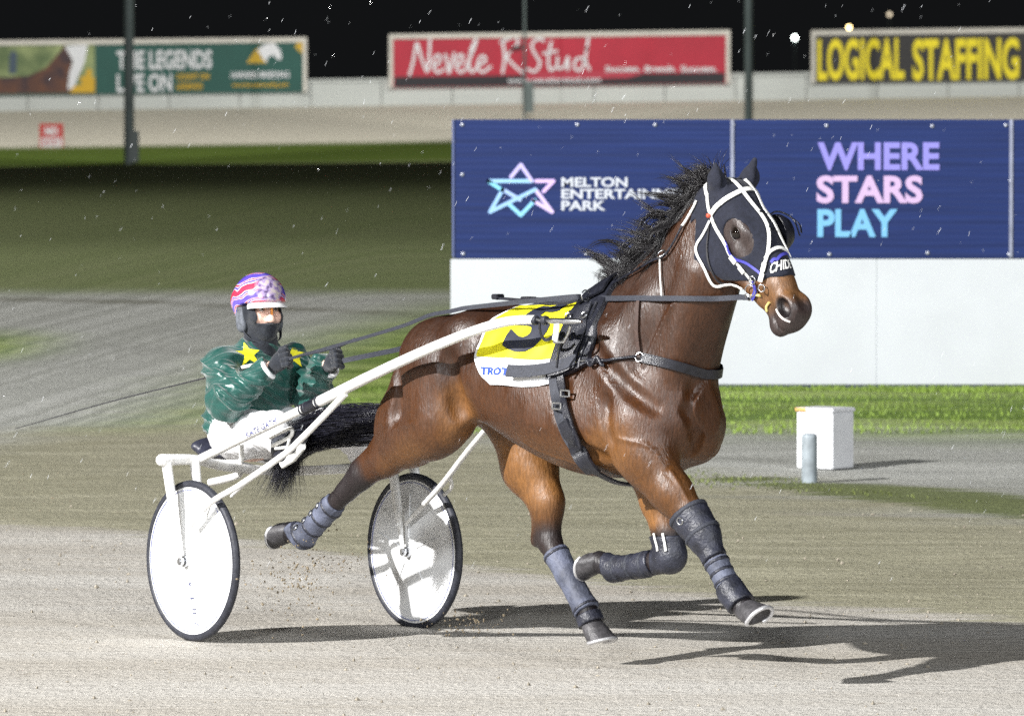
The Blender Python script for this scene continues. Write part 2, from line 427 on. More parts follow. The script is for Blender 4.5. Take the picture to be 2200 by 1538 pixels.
for e in (1573, 2172, 2771):
    obj('joint_strip', hbox(e - 4, e + 4, 257, 553, -.016, -.007), M['joint'], hoard, smooth=False)
obj('end_strip', hbox(971.5, 976, 257, 553, -.016, .045), mat('end_strip', (.10, .13, .30), .45), hoard, smooth=False)
for px, py in [(993, 268), (1240, 268), (1407, 268), (1575, 268), (1775, 270), (2002, 271), (2160, 269), (2171, 388), (1572, 388), (993, 375), (995, 545), (1260, 545), (1782, 546), (1993, 543), (2168, 546)]:
    obj('bolt', lathe((hx(px), -.010, pz(py)), (0, -1, 0), [(.0, .006), (.010, .005), (.014, .002), (.014, 0)], 10), M['bolt'], hoard)
for s, r, c in (('WHERE', (1756, 2018, 306, 366), (.24, .22, .66)), ('STARS', (1754, 1982, 377, 437), (.55, .39, .64)), ('PLAY', (1756, 1928, 449, 509), (.16, .43, .72))):
    flat_text('lettering', s, mat('print_' + s.lower(), c, .5), hoard, hx(r[0]), hx(r[1]), pz(r[3]), pz(r[2]), -.0065, bold=.035)
Wt = mat('print_white', (.56, .59, .68), .5)
for s, r in (('MELTON', (1206, 1348, 381, 402)), ('ENTERTAINMENT', (1206, 1512, 406, 427)), ('PARK', (1206, 1301, 431, 452))):
    flat_text('lettering', s, Wt, hoard, hx(r[0]), hx(r[1]), pz(r[3]), pz(r[2]), -.0065, bold=.03)
starc = [((.50, .45, .85), [(1098, 380), (1119, 354), (1142, 388)]), ((.30, .55, .85), [(1049, 389), (1143, 389)]), ((.62, .45, .85), [(1152, 389), (1189, 389), (1168, 411)]),
         ((.22, .62, .85), [(1049, 389), (1080, 409)]), ((.30, .52, .86), [(1080, 407), (1053, 455), (1150, 407)]), ((.35, .50, .85), [(1080, 407), (1117, 429)]),
         ((.62, .50, .86), [(1150, 407), (1186, 455), (1146, 431)]), ((.25, .60, .90), [(1092, 437), (1119, 462), (1149, 430)])]
for c, pts in starc:
    obj('star_stroke', _flat_stroke(np.array([(hx(p[0]), -.0085, pz(p[1])) for p in pts]), .030, .004), mat('print_star', c, .5), hoard, smooth=False)

# small white cabinet and grey post on the inside edge
bx, by = ground_at(1774, 1005)
k = by / FPX
cab = thing('white_cabinet', 'small white square cabinet standing behind a short grey post', 'cabinet', loc=(bx, by, 0))
Mcab = mat('cabinet_white', (.76, .77, .80), .45, .5, var=.04, scale=8)
cab.rotation_euler = (0, 0, math.radians(-38))
obj('body', bevel_box(-.135, .135, -.115, .115, 0, .345, .006), Mcab, cab, smooth=False)
obj('lid', bevel_box(-.143, .143, -.123, .123, .346, .372, .006), Mcab, cab, smooth=False)
obj('rust_stain', bevel_box(-.139, -.06, -.1265, -.1235, .350, .371, .001), mat('rust', (.62, .36, .12), .8, var=.3, scale=60), cab, smooth=False)
qx, qy = ground_at(1740, 1038)
obj('grey_post', tube([(0, 0, 0), (0, 0, .02), (0, 0, .27), (0, 0, .287), (0, 0, .292)], [.047, .047, .046, .043, .03], 20), mat('grey_plastic', (.27, .31, .34), .5, var=.3, scale=12), None,
    label='short grey plastic post just in front of the white cabinet', cat='post').location = (qx, qy, 0)

# ------------------------------------------------------------------ far bank: fence, billboards, masts, sign, lamps
DF = 206.0
def fx(px, d=DF): return (px - 1100) / FPX * d
def fz(py, d=DF): return CAMH - (py - 166) / FPX * d
M['fence_white'] = mat('fence_white', (.52, .55, .54), .6, .4, var=.07, scale=.6, stretch=(.3, 1, 2))
fence = thing('perimeter_fence', 'long pale boundary fence along the top of the far bank', 'fence', loc=(0, DF, 0))
pxs = np.arange(-2828, 4950, 152)
for a, c in zip(pxs[:-1], pxs[1:]):
    x0, x1 = fx(a + 1), fx(c - 1); r = .0145
    v, f = box(x0, x1, -.03, .03, 0, 1)
    v[:, 2] = np.where(v[:, 2] > .5, fz(172), fz(242)) + v[:, 0] * r
    obj('panel', (v, f), M['fence_white'], fence, smooth=False)
v, f = box(fx(-2828), fx(4900), -.07, .05, 0, 1)
v[:, 2] = np.where(v[:, 2] > .5, fz(165), fz(171)) + v[:, 0] * .0145
obj('top_rail', (v, f), M['fence_white'], fence, smooth=False)

Mframe = mat('billboard_frame', (.62, .60, .55), .5, var=.08, scale=2)
def billboard(label, px0, px1, pt, pb, bg, rise, name='billboard'):
    """pt, pb: top and bottom pixel rows at the left end; rise: metres up per metre to the right"""
    d = DF - .13
    o = thing(name, label, 'billboard', loc=(fx(px0, d), d, 0))
    w = fx(px1, d) - fx(px0, d); zt, zb = fz(pt, d), fz(pb, d)
    def sheet(nm, u0, u1, v0, v1, y0, y1, m):
        vv, ff = box(u0 * w, u1 * w, y0, y1, 0, 1)
        vv[:, 2] = np.where(vv[:, 2] > .5, zb + (zt - zb) * v1, zb + (zt - zb) * v0) + rise * vv[:, 0]
        return obj(nm, (vv, ff), m, o, smooth=False)
    def words(s, u0, u1, v0, v1, m, bold=.03, shear=0.):
        return flat_text('lettering', s, m, o, u0 * w, u1 * w, zb + (zt - zb) * v0, zb + (zt - zb) * v1, -.012, bold, .02, shear, rise)
    sheet('board', 0, 1, 0, 1, 0, .08, bg)
    fw = .011 * 12 / max(w, 4)
    sheet('frame', 0, 1, .93, 1.02, -.05, -.02, Mframe); sheet('frame', 1 - fw, 1, 0, .929, -.05, -.02, Mframe); sheet('frame', 0, fw, 0, .929, -.05, -.02, Mframe)
    def P(u, v): return (u * w, zb + (zt - zb) * v + rise * u * w)
    for u in (.12, .5, .88):
        obj('post', box(u * w - .05, u * w + .05, .18, .28, bank_z(0, DF) - .4, zt), Mframe, o, smooth=False)
    return o, sheet, words, P, w, zt - zb
gold = mat('print_gold', (.55, .36, .03), .6); wht = mat('print_billboard_white', (.72, .74, .78), .6)
o, sheet, words, P, w, hh = billboard('dark green billboard with white and gold lettering and a horse picture', -260, 660, 93, 208, mat('billboard_green', (.012, .085, .070), .6, var=.08, scale=1), .0105)
def bu(px): return (px + 260) / 920.
sheet('picture', .012, bu(205), .03, .93, -.004, .0, mat('picture_field', (.30, .36, .16), .6, scale=.9, var2=(.10, .15, .06)))
def blob(nm, pts, m, y=-.008):
    V = np.array([(p[0], y, p[1]) for p in [P(*q) for q in pts]]); n = len(V)
    return obj(nm, (np.vstack([V, V - [0, .004, 0]]), [tuple(range(n)), tuple(range(2 * n - 1, n - 1, -1))] + [(i, i + n, (i + 1) % n + n, (i + 1) % n) for i in range(n)]), m, o, smooth=False)
blob('picture_shape', [(.02, .03), (.02, .25), (.2, .30), (bu(60), .35), (bu(100), .5), (bu(125), .75), (bu(140), .92), (bu(160), .88), (bu(155), .5), (bu(160), .03)], mat('picture_brown', (.13, .05, .025), .6, scale=1.4, var2=(.04, .022, .03)))
blob('picture_shape', [(bu(140), .90), (bu(165), .92), (bu(178), .93), (bu(190), .93), (bu(183), .6), (bu(165), .25), (bu(160), .1), (bu(146), .1), (bu(150), .4), (bu(158), .62)], wht, -.013)
blob('picture_shape', [(bu(20), .4), (bu(36), .4), (bu(38), .75), (bu(30), .85), (bu(22), .75)], mat('picture_blue', (.05, .08, .12), .6), -.013)
blob('picture_shape', [(bu(150), .03), (bu(205), .03), (bu(205), .3), (bu(196), .34), (bu(200), .42), (bu(190), .5), (bu(185), .36), (bu(172), .3), (bu(178), .18), (bu(160), .16)], mat('picture_gold', (.62, .38, .02), .6), -.017)
words('THE LEGENDS', bu(252), bu(456), .50, .85, wht, .03); words('LIVE ON', bu(252), bu(370), .08, .42, wht, .03)
words('COUNT ON', bu(380), bu(450), .31, .43, gold, .04); words('LEGENDS', bu(380), bu(436), .13, .25, gold, .04)
words('HARNESS BREEDING', bu(497), bu(622), .34, .46, wht, .03); words('www.harnessbreeding.com', bu(499), bu(620), .15, .26, gold, .03)
blob('emblem', [(bu(530), .55), (bu(548), .78), (bu(560), .86), (bu(572), .82), (bu(560), .66), (bu(574), .55)], gold)
blob('emblem', [(bu(553), .80), (bu(570), .9), (bu(590), .92), (bu(603), .78), (bu(606), .62), (bu(598), .6), (bu(588), .7), (bu(576), .66), (bu(574), .55), (bu(566), .62)], wht, -.013)
blob('emblem', [(bu(640), .95), (bu(655), .95), (bu(653), .7), (bu(646), .74), (bu(634), .84)], gold, -.013)

o, sheet, words, P, w, hh = billboard('red billboard with white script lettering and a black bottom strip', 836, 1568, 77, 189, mat('billboard_red', (.42, .010, .035), .5, var=.10, scale=1), .0125)
def bu(px): return (px - 836) / 732.
sheet('bottom_strip', .016, .984, .01, .205, -.006, .0, mat('print_black', (.018, .016, .022), .6))
strip = blob('bottom_swoosh', [(bu(1130), .10), (bu(1350), .13), (bu(1420), .30), (bu(1330), .26), (bu(1130), .24)], mat('print_red', (.42, .03, .06), .5), -.010)
def script(paths, wd):
    for pts in paths:
        Q = resample([(q[0], 0, q[1]) for q in [P(bu(p[0]), p[1]) for p in pts]], max(3, len(pts) * 5))
        obj('script_stroke', _flat_stroke(np.array([(q[0], -.016, q[2]) for q in Q]), wd, .012), wht, o, smooth=False)
script([[(880, .24), (888, .5), (896, .84), (906, .55), (918, .30), (922, .55), (924, .92)],
        [(932, .40), (944, .47), (945, .60), (935, .58), (931, .40), (940, .28), (954, .34)], [(957, .62), (961, .45), (965, .27), (970, .45), (976, .64)],
        [(981, .40), (993, .47), (994, .60), (984, .58), (980, .40), (989, .28), (1002, .34)], [(1002, .40), (1018, .72), (1024, .92), (1012, .70), (1008, .40), (1014, .28), (1022, .34)],
        [(1026, .40), (1042, .48), (1040, .58), (1030, .54), (1026, .36), (1038, .28), (1054, .38)],
        [(1080, .88), (1084, .55), (1080, .26)], [(1076, .84), (1104, .94), (1112, .82), (1090, .58), (1104, .40), (1122, .26)],
        [(1168, .86), (1156, .90), (1142, .78), (1150, .60), (1160, .44), (1150, .28), (1134, .32)], [(1184, .84), (1178, .50), (1182, .30), (1192, .34)], [(1168, .62), (1196, .66)],
        [(1198, .54), (1198, .34), (1212, .36), (1220, .54), (1220, .30)], [(1254, .52), (1238, .50), (1234, .34), (1248, .30), (1258, .56), (1264, .92), (1258, .50), (1266, .30)]], .088)
blob('small_shape', [(bu(1094), .66), (bu(1120), .70), (bu(1128), .78), (bu(1100), .76)], mat('print_dark_red', (.05, .012, .015), .6), -.03)
words('Success.', bu(1300), bu(1375), .30, .42, wht, .03); words('Breeds.', bu(1385), bu(1452), .30, .42, wht, .03); words('Success.', bu(1462), bu(1540), .30, .42, wht, .03); words('www.nevelerstud.com', bu(1090), bu(1290), .085, .19, wht, .02)

o, sheet, words, P, w, hh = billboard('black billboard with huge yellow block lettering', 1742, 2300, 69, 180, mat('billboard_black', (.022, .021, .022), .5, var=.1, scale=1), .0135)
def bu(px): return (px - 1742) / 558.
yel = mat('print_yellow', (.88, .74, .012), .5)
words('LOGICAL', bu(1756), bu(1942), .05, .86, yel, .03); words('STAFFING', bu(1960), bu(2188), .05, .86, yel, .03)

Mmast = mat('mast_steel', (.10, .13, .13), .5, var=.25, scale=.8)
def mast(label, px, base_d, r0, r1, box_rows):
    x = fx(px, base_d); zb = float(bank_z(np.array(x), np.array(base_d)))
    o = thing('light_mast', label, 'mast', loc=(x, base_d, zb - .05), group='light masts along the far bank')
    lean = .06
    obj('pole', tube([(0, 0, 0), (0, 0, 8), (-lean, 0, 25)], [r0, (r0 * 2 + r1) / 3, r1], 14), Mmast, o)
    obj('lamp_head', bevel_box(-.9 - lean, .9 - lean, -.12, .25, 24.6, 25.5, .03), Mmast, o, smooth=False)
    if box_rows: obj('switch_box', bevel_box(.02, .02 + .26, -.16, .08, box_rows[0], box_rows[1], .02), Mmast, o, smooth=False)
mast('dark light mast in front of the green billboard', 278, 183.4, .15, .09, (.1, 1.0))
mast('thin distant mast in front of the red billboard', 1127, 199.0, .04, .03, (.25, 1.2))
mast('dark light mast between the red and the yellow-lettered billboards', 1608, 184.0, .125, .085, None)
sx, sd = fx(111, 191), 191.0
sg = thing('red_notice', 'small red notice with white lettering low on the far bank', 'sign', loc=(sx, sd, 0))
zb = fz(322, sd); zt = fz(266, sd); ww = (137 - 86) / FPX * sd / 2
obj('board', bevel_box(-ww, ww, 0, .02, zb, zt, .003), mat('notice_red', (.50, .045, .04), .5), sg, smooth=False)
flat_text('lettering', 'NO', wht, sg, -ww * .55, ww * .55, zb + (zt - zb) * .55, zb + (zt - zb) * .88, -.002, .06, .006)
obj('white_field', bevel_box(-ww * .86, ww * .86, -.006, -.001, zb + (zt - zb) * .12, zb + (zt - zb) * .45, .001), wht, sg, smooth=False)
flat_text('lettering', 'ENTRY', mat('notice_print', (.45, .05, .05), .5), sg, -ww * .7, ww * .7, zb + (zt - zb) * .2, zb + (zt - zb) * .37, -.007, .03, .004)
obj('stake', box(-.03, .03, .022, .07, bank_z(np.array(sx), np.array(sd)) - .1, zb + .3), Mframe, sg, smooth=False)
def far_lamp(label, px, py, col, power, r):
    d = 420.0
    o = thing('street_lamp', label, 'lamp', loc=(fx(px, d), d, 0), group='distant lamps in the night')
    z = fz(py, d)
    obj('pole', tube([(0, .12, 1.0), (0, .12, z - r)], .07, 8), Mmast, o)
    obj('lantern', tube([(0, 0, z - r * .9), (0, 0, z - r * .5), (0, 0, z), (0, 0, z + r * .5), (0, 0, z + r * .9)], [r * .4, r * .85, r, r * .85, r * .4], 14), mat('lamp_glow', col, .5, emit=(col, power)), o)
far_lamp('white glowing lamp in the dark left of the yellow-lettered billboard', 1707, 82, (.9, 1, .95), 16, .15)
far_lamp('orange glowing lamp just above the yellow-lettered billboard', 1823, 60, (1, .72, .32), 11, .14)
far_lamp('faint dim lamp high above the yellow-lettered billboard', 1910, 32, (1, .85, .62), 1.6, .14)

# ------------------------------------------------------------------ implicit surfaces: smooth unions of tapered limbs and muscles on a grid
class Vox:
    def __init__(s, lo, hi, h):
        s.lo = np.array(lo, float); s.h = h
        s.n = np.ceil((np.array(hi) - s.lo) / h).astype(int) + 1
        s.d = np.full(s.n, .5, np.float32)
        s.ax = [s.lo[i] + h * np.arange(s.n[i]) for i in range(3)]
    def block(s, lo, hi):
        a = np.maximum(np.floor((np.array(lo) - s.lo) / s.h).astype(int), 0); c = np.minimum(np.ceil((np.array(hi) - s.lo) / s.h).astype(int) + 1, s.n)
        if np.any(c - a < 1): return None
        sl = tuple(slice(a[i], c[i]) for i in range(3))
        return sl, s.ax[0][sl[0]][:, None, None].astype(np.float32), s.ax[1][sl[1]][None, :, None].astype(np.float32), s.ax[2][sl[2]][None, None, :].astype(np.float32)
    def smin(s, sl, v, k):
        a = s.d[sl]
        if k <= 0: s.d[sl] = np.minimum(a, v); return
        q = np.maximum(k - np.abs(a - v), 0) / k
        s.d[sl] = np.minimum(a, v) - q * q * k * .25
    def cut(s, sl, v, k):
        a = s.d[sl]; q = np.maximum(k - np.abs(a + v), 0) / k
        s.d[sl] = np.maximum(a, -v) + q * q * k * .25
    def cone(s, a, b, ra, rb, k=.04, side=(0, 1, 0), ws=1., wt=1., sub=False):
        """tapered limb from a to b; ws widens it along side, wt along the third direction"""
        a = np.asarray(a, float); b = np.asarray(b, float); m = max(ra, rb) * max(ws, wt, 1) + max(k, .03) + .03
        r = s.block(np.minimum(a, b) - m, np.maximum(a, b) + m)
        if r is None: return
        sl, X, Y, Z = r
        ax = b - a; L = np.linalg.norm(ax) + 1e-9; ax = ax / L
        sd = np.asarray(side, float); sd = sd - ax * (sd @ ax); sd /= np.linalg.norm(sd) + 1e-9; td = np.cross(ax, sd)
        x, y, z = X - a[0], Y - a[1], Z - a[2]
        t = x * ax[0] + y * ax[1] + z * ax[2]; u = (x * sd[0] + y * sd[1] + z * sd[2]) / ws; w = (x * td[0] + y * td[1] + z * td[2]) / wt
        tc = np.clip(t, 0, L); over = t - tc; rr = ra + (rb - ra) * tc / L
        v = (np.sqrt(u * u + w * w + over * over) - rr) * min(ws, wt, 1.)
        (s.cut if sub else s.smin)(sl, v.astype(np.float32), k)
    def chain(s, pts, rs, k=.03, **kw):
        for i in range(len(pts) - 1): s.cone(pts[i], pts[i + 1], rs[i], rs[i + 1], k, **kw)
    def ell(s, c, r, k=.04, R=None, sub=False):
        """ellipsoid with half axes r along the rows of R"""
        c = np.asarray(c, float); r = np.asarray(r, float); m = max(r) + max(k, .03) + .03
        q = s.block(c - m, c + m)
        if q is None: return
        sl, X, Y, Z = q
        R = np.eye(3) if R is None else np.asarray(R, float)
        x, y, z = X - c[0], Y - c[1], Z - c[2]
        p = [x * R[i, 0] + y * R[i, 1] + z * R[i, 2] for i in range(3)]
        k0 = np.sqrt(sum((p[i] / r[i]) ** 2 for i in range(3))) + 1e-6; k1 = np.sqrt(sum((p[i] / r[i] ** 2) ** 2 for i in range(3))) + 1e-6
        v = k0 * (k0 - 1) / k1
        (s.cut if sub else s.smin)(sl, v.astype(np.float32), k)
    def sample(s, P):
        P = np.asarray(P, float); q = (P - s.lo) / s.h
        i = np.clip(np.floor(q).astype(int), 0, s.n - 2); t = np.clip(q - i, 0, 1)
        o = 0
        for dx in (0, 1):
            for dy in (0, 1):
                for dz in (0, 1):
                    w = (t[:, 0] if dx else 1 - t[:, 0]) * (t[:, 1] if dy else 1 - t[:, 1]) * (t[:, 2] if dz else 1 - t[:, 2])
                    o = o + w * s.d[i[:, 0] + dx, i[:, 1] + dy, i[:, 2] + dz]
        return o
    def grad(s, P, e=None):
        e = e or s.h * 1.5
        g = np.stack([s.sample(P + np.eye(3)[i] * e) - s.sample(P - np.eye(3)[i] * e) for i in range(3)], -1)
        return g / (np.linalg.norm(g, axis=1)[:, None] + 1e-9)
    def onto(s, P, off=0., it=14):
        P = np.array(P, float)
        for _ in range(it): P = P - s.grad(P) * (s.sample(P) - off)[:, None] * .8
        return P, s.grad(P, s.h * 3)
def nets(d, lo, h):
    """surface nets: the zero level of the grid d as quads"""
    s = d < 0
    n = np.array(d.shape)
    c = np.zeros(n - 1, np.int8)
    for i in (0, 1):
        for j in (0, 1):
            for k in (0, 1): c += s[i:n[0] - 1 + i, j:n[1] - 1 + j, k:n[2] - 1 + k]
    I = np.argwhere((c > 0) & (c < 8))
    idm = np.full(n - 1, -1, np.int32); idm[I[:, 0], I[:, 1], I[:, 2]] = np.arange(len(I))
    acc = np.zeros((len(I), 3)); cnt = np.zeros(len(I))
    cor = [(0, 0, 0), (1, 0, 0), (0, 1, 0), (1, 1, 0), (0, 0, 1), (1, 0, 1), (0, 1, 1), (1, 1, 1)]
    val = [d[I[:, 0] + q[0], I[:, 1] + q[1], I[:, 2] + q[2]] for q in cor]
    for a, b in [(0, 1), (2, 3), (4, 5), (6, 7), (0, 2), (1, 3), (4, 6), (5, 7), (0, 4), (1, 5), (2, 6), (3, 7)]:
        m = (val[a] < 0) != (val[b] < 0); t = np.where(m, val[a] / np.where(m, val[a] - val[b], 1), 0)
        p = np.array(cor[a]) + t[:, None] * (np.array(cor[b]) - np.array(cor[a])); acc += p * m[:, None]; cnt += m
    V = lo + h * (I + acc / cnt[:, None])
    Fq = []
    for ax in range(3):
        u, w = (ax + 1) % 3, (ax + 2) % 3
        sl0 = [slice(1, -1)] * 3; sl1 = [slice(1, -1)] * 3; sl0[ax] = slice(0, -1); sl1[ax] = slice(1, None)
        A, B = s[tuple(sl0)], s[tuple(sl1)]
        E = np.argwhere(A != B)
        if not len(E): continue
        flip = A[E[:, 0], E[:, 1], E[:, 2]]
        g = E.copy(); g[:, u] += 1; g[:, w] += 1
        def cell(du, dw):
            q = g.copy(); q[:, u] -= du; q[:, w] -= dw; return idm[q[:, 0], q[:, 1], q[:, 2]]
        Q = np.stack([cell(1, 1), cell(0, 1), cell(0, 0), cell(1, 0)], -1)
        Q[~flip] = Q[~flip][:, ::-1]
        Fq.append(Q)
    return V, np.concatenate(Fq)
def fast_mesh(name, V, Q, m, parent=None, fr=None, col=None):
    me = bpy.data.meshes.new(name)
    me.vertices.add(len(V)); me.vertices.foreach_set('co', np.ascontiguousarray(V, np.float32).reshape(-1))
    me.loops.add(len(Q) * 4); me.loops.foreach_set('vertex_index', np.ascontiguousarray(Q, np.int32).reshape(-1))
    me.polygons.add(len(Q)); me.polygons.foreach_set('loop_start', np.arange(0, len(Q) * 4, 4, dtype=np.int32))
    me.update(calc_edges=True); me.validate()
    me.polygons.foreach_set('use_smooth', np.ones(len(me.polygons), bool))
    if col is not None:
        a = me.color_attributes.new('coat', 'FLOAT_COLOR', 'POINT')
        a.data.foreach_set('color', np.ascontiguousarray(np.concatenate([col, np.ones((len(col), 1))], 1), np.float32).reshape(-1))
    me.materials.append(m)
    o = bpy.data.objects.new(name, me); COL.objects.link(o)
    if parent: o.parent = parent
    if fr: place(o, fr)
    return o
def relax(V, Q, it=2, lam=.5):
    n = len(V); E = np.concatenate([Q[:, [0, 1]], Q[:, [1, 2]], Q[:, [2, 3]], Q[:, [3, 0]]])
    deg = np.bincount(E[:, 0], minlength=n) + np.bincount(E[:, 1], minlength=n)
    for _ in range(it):
        A = np.zeros_like(V)
        for i in range(3): A[:, i] = np.bincount(E[:, 0], V[E[:, 1], i], n) + np.bincount(E[:, 1], V[E[:, 0], i], n)
        V = V + lam * (A / deg[:, None] - V)
    return V

# ------------------------------------------------------------------ the horse
hp = lambda px, py, lat: H.at(px, py, lat)
B = Vox((.02, -.40, .0), (3.24, .40, 2.24), .0065)
# trunk: lofted along the spine
st = np.array([  # x, top, bottom, half width
    (.84, 1.14, 1.02, .04), (.90, 1.20, .99, .10), (1.00, 1.305, .97, .165), (1.12, 1.405, .98, .222), (1.23, 1.468, 1.0, .252), (1.34, 1.490, 1.01, .258), (1.45, 1.488, .972, .262),
    (1.60, 1.478, .905, .280), (1.75, 1.475, .852, .295), (1.90, 1.490, .812, .285), (2.00, 1.505, .800, .268), (2.15, 1.490, .805, .245), (2.28, 1.42, .83, .225), (2.40, 1.33, .875, .19), (2.50, 1.22, .95, .12)])
sl, X, Y, Z = B.block((.80, -.40, .7), (2.54, .40, 1.6))
xx = X[:, 0, 0]
def ip(c):
    from numpy import interp
    fine = np.linspace(st[0, 0], st[-1, 0], 200); v = interp(fine, st[:, 0], st[:, c])
    v = np.convolve(np.pad(v, 8, mode='edge'), np.ones(17) / 17, 'valid'); return interp(xx, fine, v)[:, None, None]
top, bot, hw = ip(1), ip(2), ip(3)
zc, hz = (top + bot) / 2 - .02, (top - bot) / 2
zn = (Z - zc) / hz
tap = np.interp(xx, [.9, 1.4, 1.7, 1.95, 2.2], [.18, .14, .12, .30, .40])[:, None, None]
wz = hw * (1 - tap * np.clip(zn, -.4, 1.1))
v = ((np.abs(Y) / wz) ** 2.25 + np.abs(zn) ** 2.25) ** (1 / 2.25)
v = (v - 1) * np.minimum(hw, hz) * .95
over = np.maximum(np.maximum(st[0, 0] - X, X - st[-1, 0]), 0)
B.smin(sl, (v + over * 1.0).astype(np.float32), .01)
def both(fn):
    for s in (-1, 1): fn(s)
rotY = lambda a: np.array([[math.cos(a), 0, -math.sin(a)], [0, 1, 0], [math.sin(a), 0, math.cos(a)]])
# quarters, shoulders, breast
def q(s):
    B.ell((1.185, s * .125, 1.225), (.20, .135, .150), .08, rotY(.6))          # gluteal mass
    B.cone((1.10, s * .11, 1.18), (.955, s * .125, .98), .135, .118, .06, ws=.85)                   # back of the thigh
    B.ell((1.36, s * .185, 1.36), (.08, .055, .06), .10)                    # point of hip
    B.ell((2.27, s * .165, 1.14), (.12, .085, .30), .07, rotY(-.42))        # shoulder blade
    B.ell((2.36, s * .155, 1.03), (.13, .085, .16), .06)                    # upper arm
    B.ell((2.10, s * .185, 1.02), (.13, .07, .15), .08)                     # triceps
    B.ell((2.44, s * .085, 1.00), (.085, .085, .135), .05)                  # breast
both(q)
B.ell((2.35, 0, 1.10), (.17, .16, .22), .08)
# neck
nk = [(2.10, 0, 1.26), (2.27, 0, 1.365), (2.42, 0, 1.50), (2.535, 0, 1.66), (2.61, 0, 1.81)]
for a, c, ra, rb, wa in ((0, 1, .25, .222, .66), (1, 2, .222, .185, .60), (2, 3, .185, .160, .58), (3, 4, .160, .135, .60)):
    B.cone(nk[a], nk[c], ra, rb, .10, ws=wa)
B.cone((2.12, 0, 1.45), (2.38, 0, 1.69), .045, .04, .08); B.cone((2.38, 0, 1.69), (2.61, 0, 1.915), .04, .04, .07)    # crest
both(lambda s: B.cone((2.40, s * .09, 1.12), (2.60, s * .07, 1.62), .075, .05, .07))                                   # windpipe groove muscle
both(lambda s: B.ell((2.30, s * .115, 1.40), (.17, .055, .09), .06, rotY(-.9)))
# head, in its own axes: a from poll to nose, b out of the forehead, y sideways
e1 = np.array([.60, 0, -.80]); e2 = np.array([.80, 0, .60]); HP = np.array([2.70, 0, 1.955])
hd = lambda a, b, y: HP + e1 * a + e2 * b + np.array([0, y, 0])
HR = np.array([e1, e2, [0, 1, 0]])
def hc(p, q_, ra, rb, k=.04, ws=1., wt=1., sub=False): B.cone(hd(*p), hd(*q_), ra, rb, k, (0, 1, 0), ws, wt, sub)
def he(p, r, k=.03, sub=False, tilt=0.):
    R = HR
    if tilt:
        c, s_ = math.cos(tilt), math.sin(tilt); R = np.array([c * e1 + s_ * e2, -s_ * e1 + c * e2, [0, 1, 0]])
    B.ell(hd(*p), r, k, R, sub)
he((.06, -.045, 0), (.115, .095, .082), .05)
hc((.06, -.02, 0), (.24, .00, 0), .088, .080, .05, 1.0, .92)
hc((.24, .00, 0), (.46, -.008, 0), .080, .058, .04, .90, 1.0)
hc((.46, -.008, 0), (.58, -.020, 0), .058, .060, .03, 1.0, 1.0)
hc((.10, .018, 0), (.40, .030, 0), .040, .030, .05)                        # bridge of the nose
both(lambda s: he((.185, -.115, s * .045), (.135, .115, .046), .05, tilt=-.35))   # jowl
both(lambda s: hc((.24, -.145, s * .035), (.46, -.098, s * .022), .045, .030, .04))
hc((.44, -.085, 0), (.575, -.088, 0), .040, .036, .03)
he((.59, -.110, 0), (.042, .034, .038), .025)                              # chin
he((.610, -.033, 0), (.046, .064, .054), .03)                              # upper lip
both(lambda s: he((.574, .008, s * .037), (.055, .046, .028), .025))       # flared nostril
both(lambda s: he((.572, .000, s * .065), (.043, .028, .034), .008, True))
both(lambda s: hc((.50, -.072, s * .05), (.635, -.088, s * .030), .0055, .0065, .006, sub=True))   # mouth line
both(lambda s: he((.195, .018, s * .076), (.055, .030, .022), .03))        # brow
both(lambda s: hc((.26, -.045, s * .078), (.44, -.045, s * .052), .018, .012, .04))     # cheek bone
both(lambda s: he((.205, -.008, s * .094), (.028, .018, .014), .012, True))
ears = []
for s, tip in ((-1, hp(1537, 355, -.085)), (1, hp(1622, 343, .055))):
    base = hd(.005, -.005, s * .060)
    d = tip - base; L = np.linalg.norm(d); d /= L
    mid = base + d * L * .45 + np.array([.004, s * .012, 0])
    B.cone(base, mid, .036, .033, .02, (0, 1, 0), .72, 1.0); B.cone(mid, tip, .033, .004, .012, (0, 1, 0), .72, 1.0)
    B.ell(mid + np.array([.034, 0, .01]), (.018, .012, .05), .012, sub=True)
# hind legs
def leg(pts, rs, k=.03, ws=1.): B.chain(pts, rs, k, ws=ws)
RB = [(1.14, -.13, 1.20), (1.19, -.165, 1.02), (1.14, -.175, .955)]
B.chain(RB, [.19, .155, .125], .06, ws=.72)
B.chain([(1.02, -.12, 1.08), (.945, -.14, .95), (.86, -.14, .86)], [.13, .112, .075], .06, ws=.75)
hockR = hp(768, 1030, -.13); fetR = hp(652, 1152, -.13)
B.chain([(1.19, -.17, .965), (1.02, -.16, .90), hp(828, 985, -.14), hockR + [.03, 0, .02]], [.115, .105, .070, .056], .04, ws=.85)
B.cone(hp(840, 945, -.135), hp(772, 1003, -.13), .042, .034, .03)
B.chain([hockR + [.03, 0, .02], hockR, hockR * .8 + fetR * .2], [.056, .050, .044], .02)
B.chain([hockR, hockR * .5 + fetR * .5, fetR], [.046, .040, .042], .015)
B.ell(fetR, (.046, .042, .046), .02)
corR = hp(622, 1142, -.13)
B.cone(fetR, corR, .042, .044, .015)
hockL = hp(1182, 1166, .13); fetL = hp(1258, 1306, .12)
B.chain([(1.24, .12, 1.12), (1.36, .15, .985), hp(1138, 1000, .14), hp(1174, 1078, .135), hockL + [-.005, 0, .01]], [.18, .155, .122, .072, .054], .05, ws=.8)
B.cone(hp(1160, 1105, .135), hp(1156, 1160, .13), .030, .032, .02)
B.chain([hockL, hockL * .5 + fetL * .5, fetL], [.050, .040, .044], .02)
corL = hp(1272, 1342, .12)
B.cone(fetL, corL, .043, .045, .015)
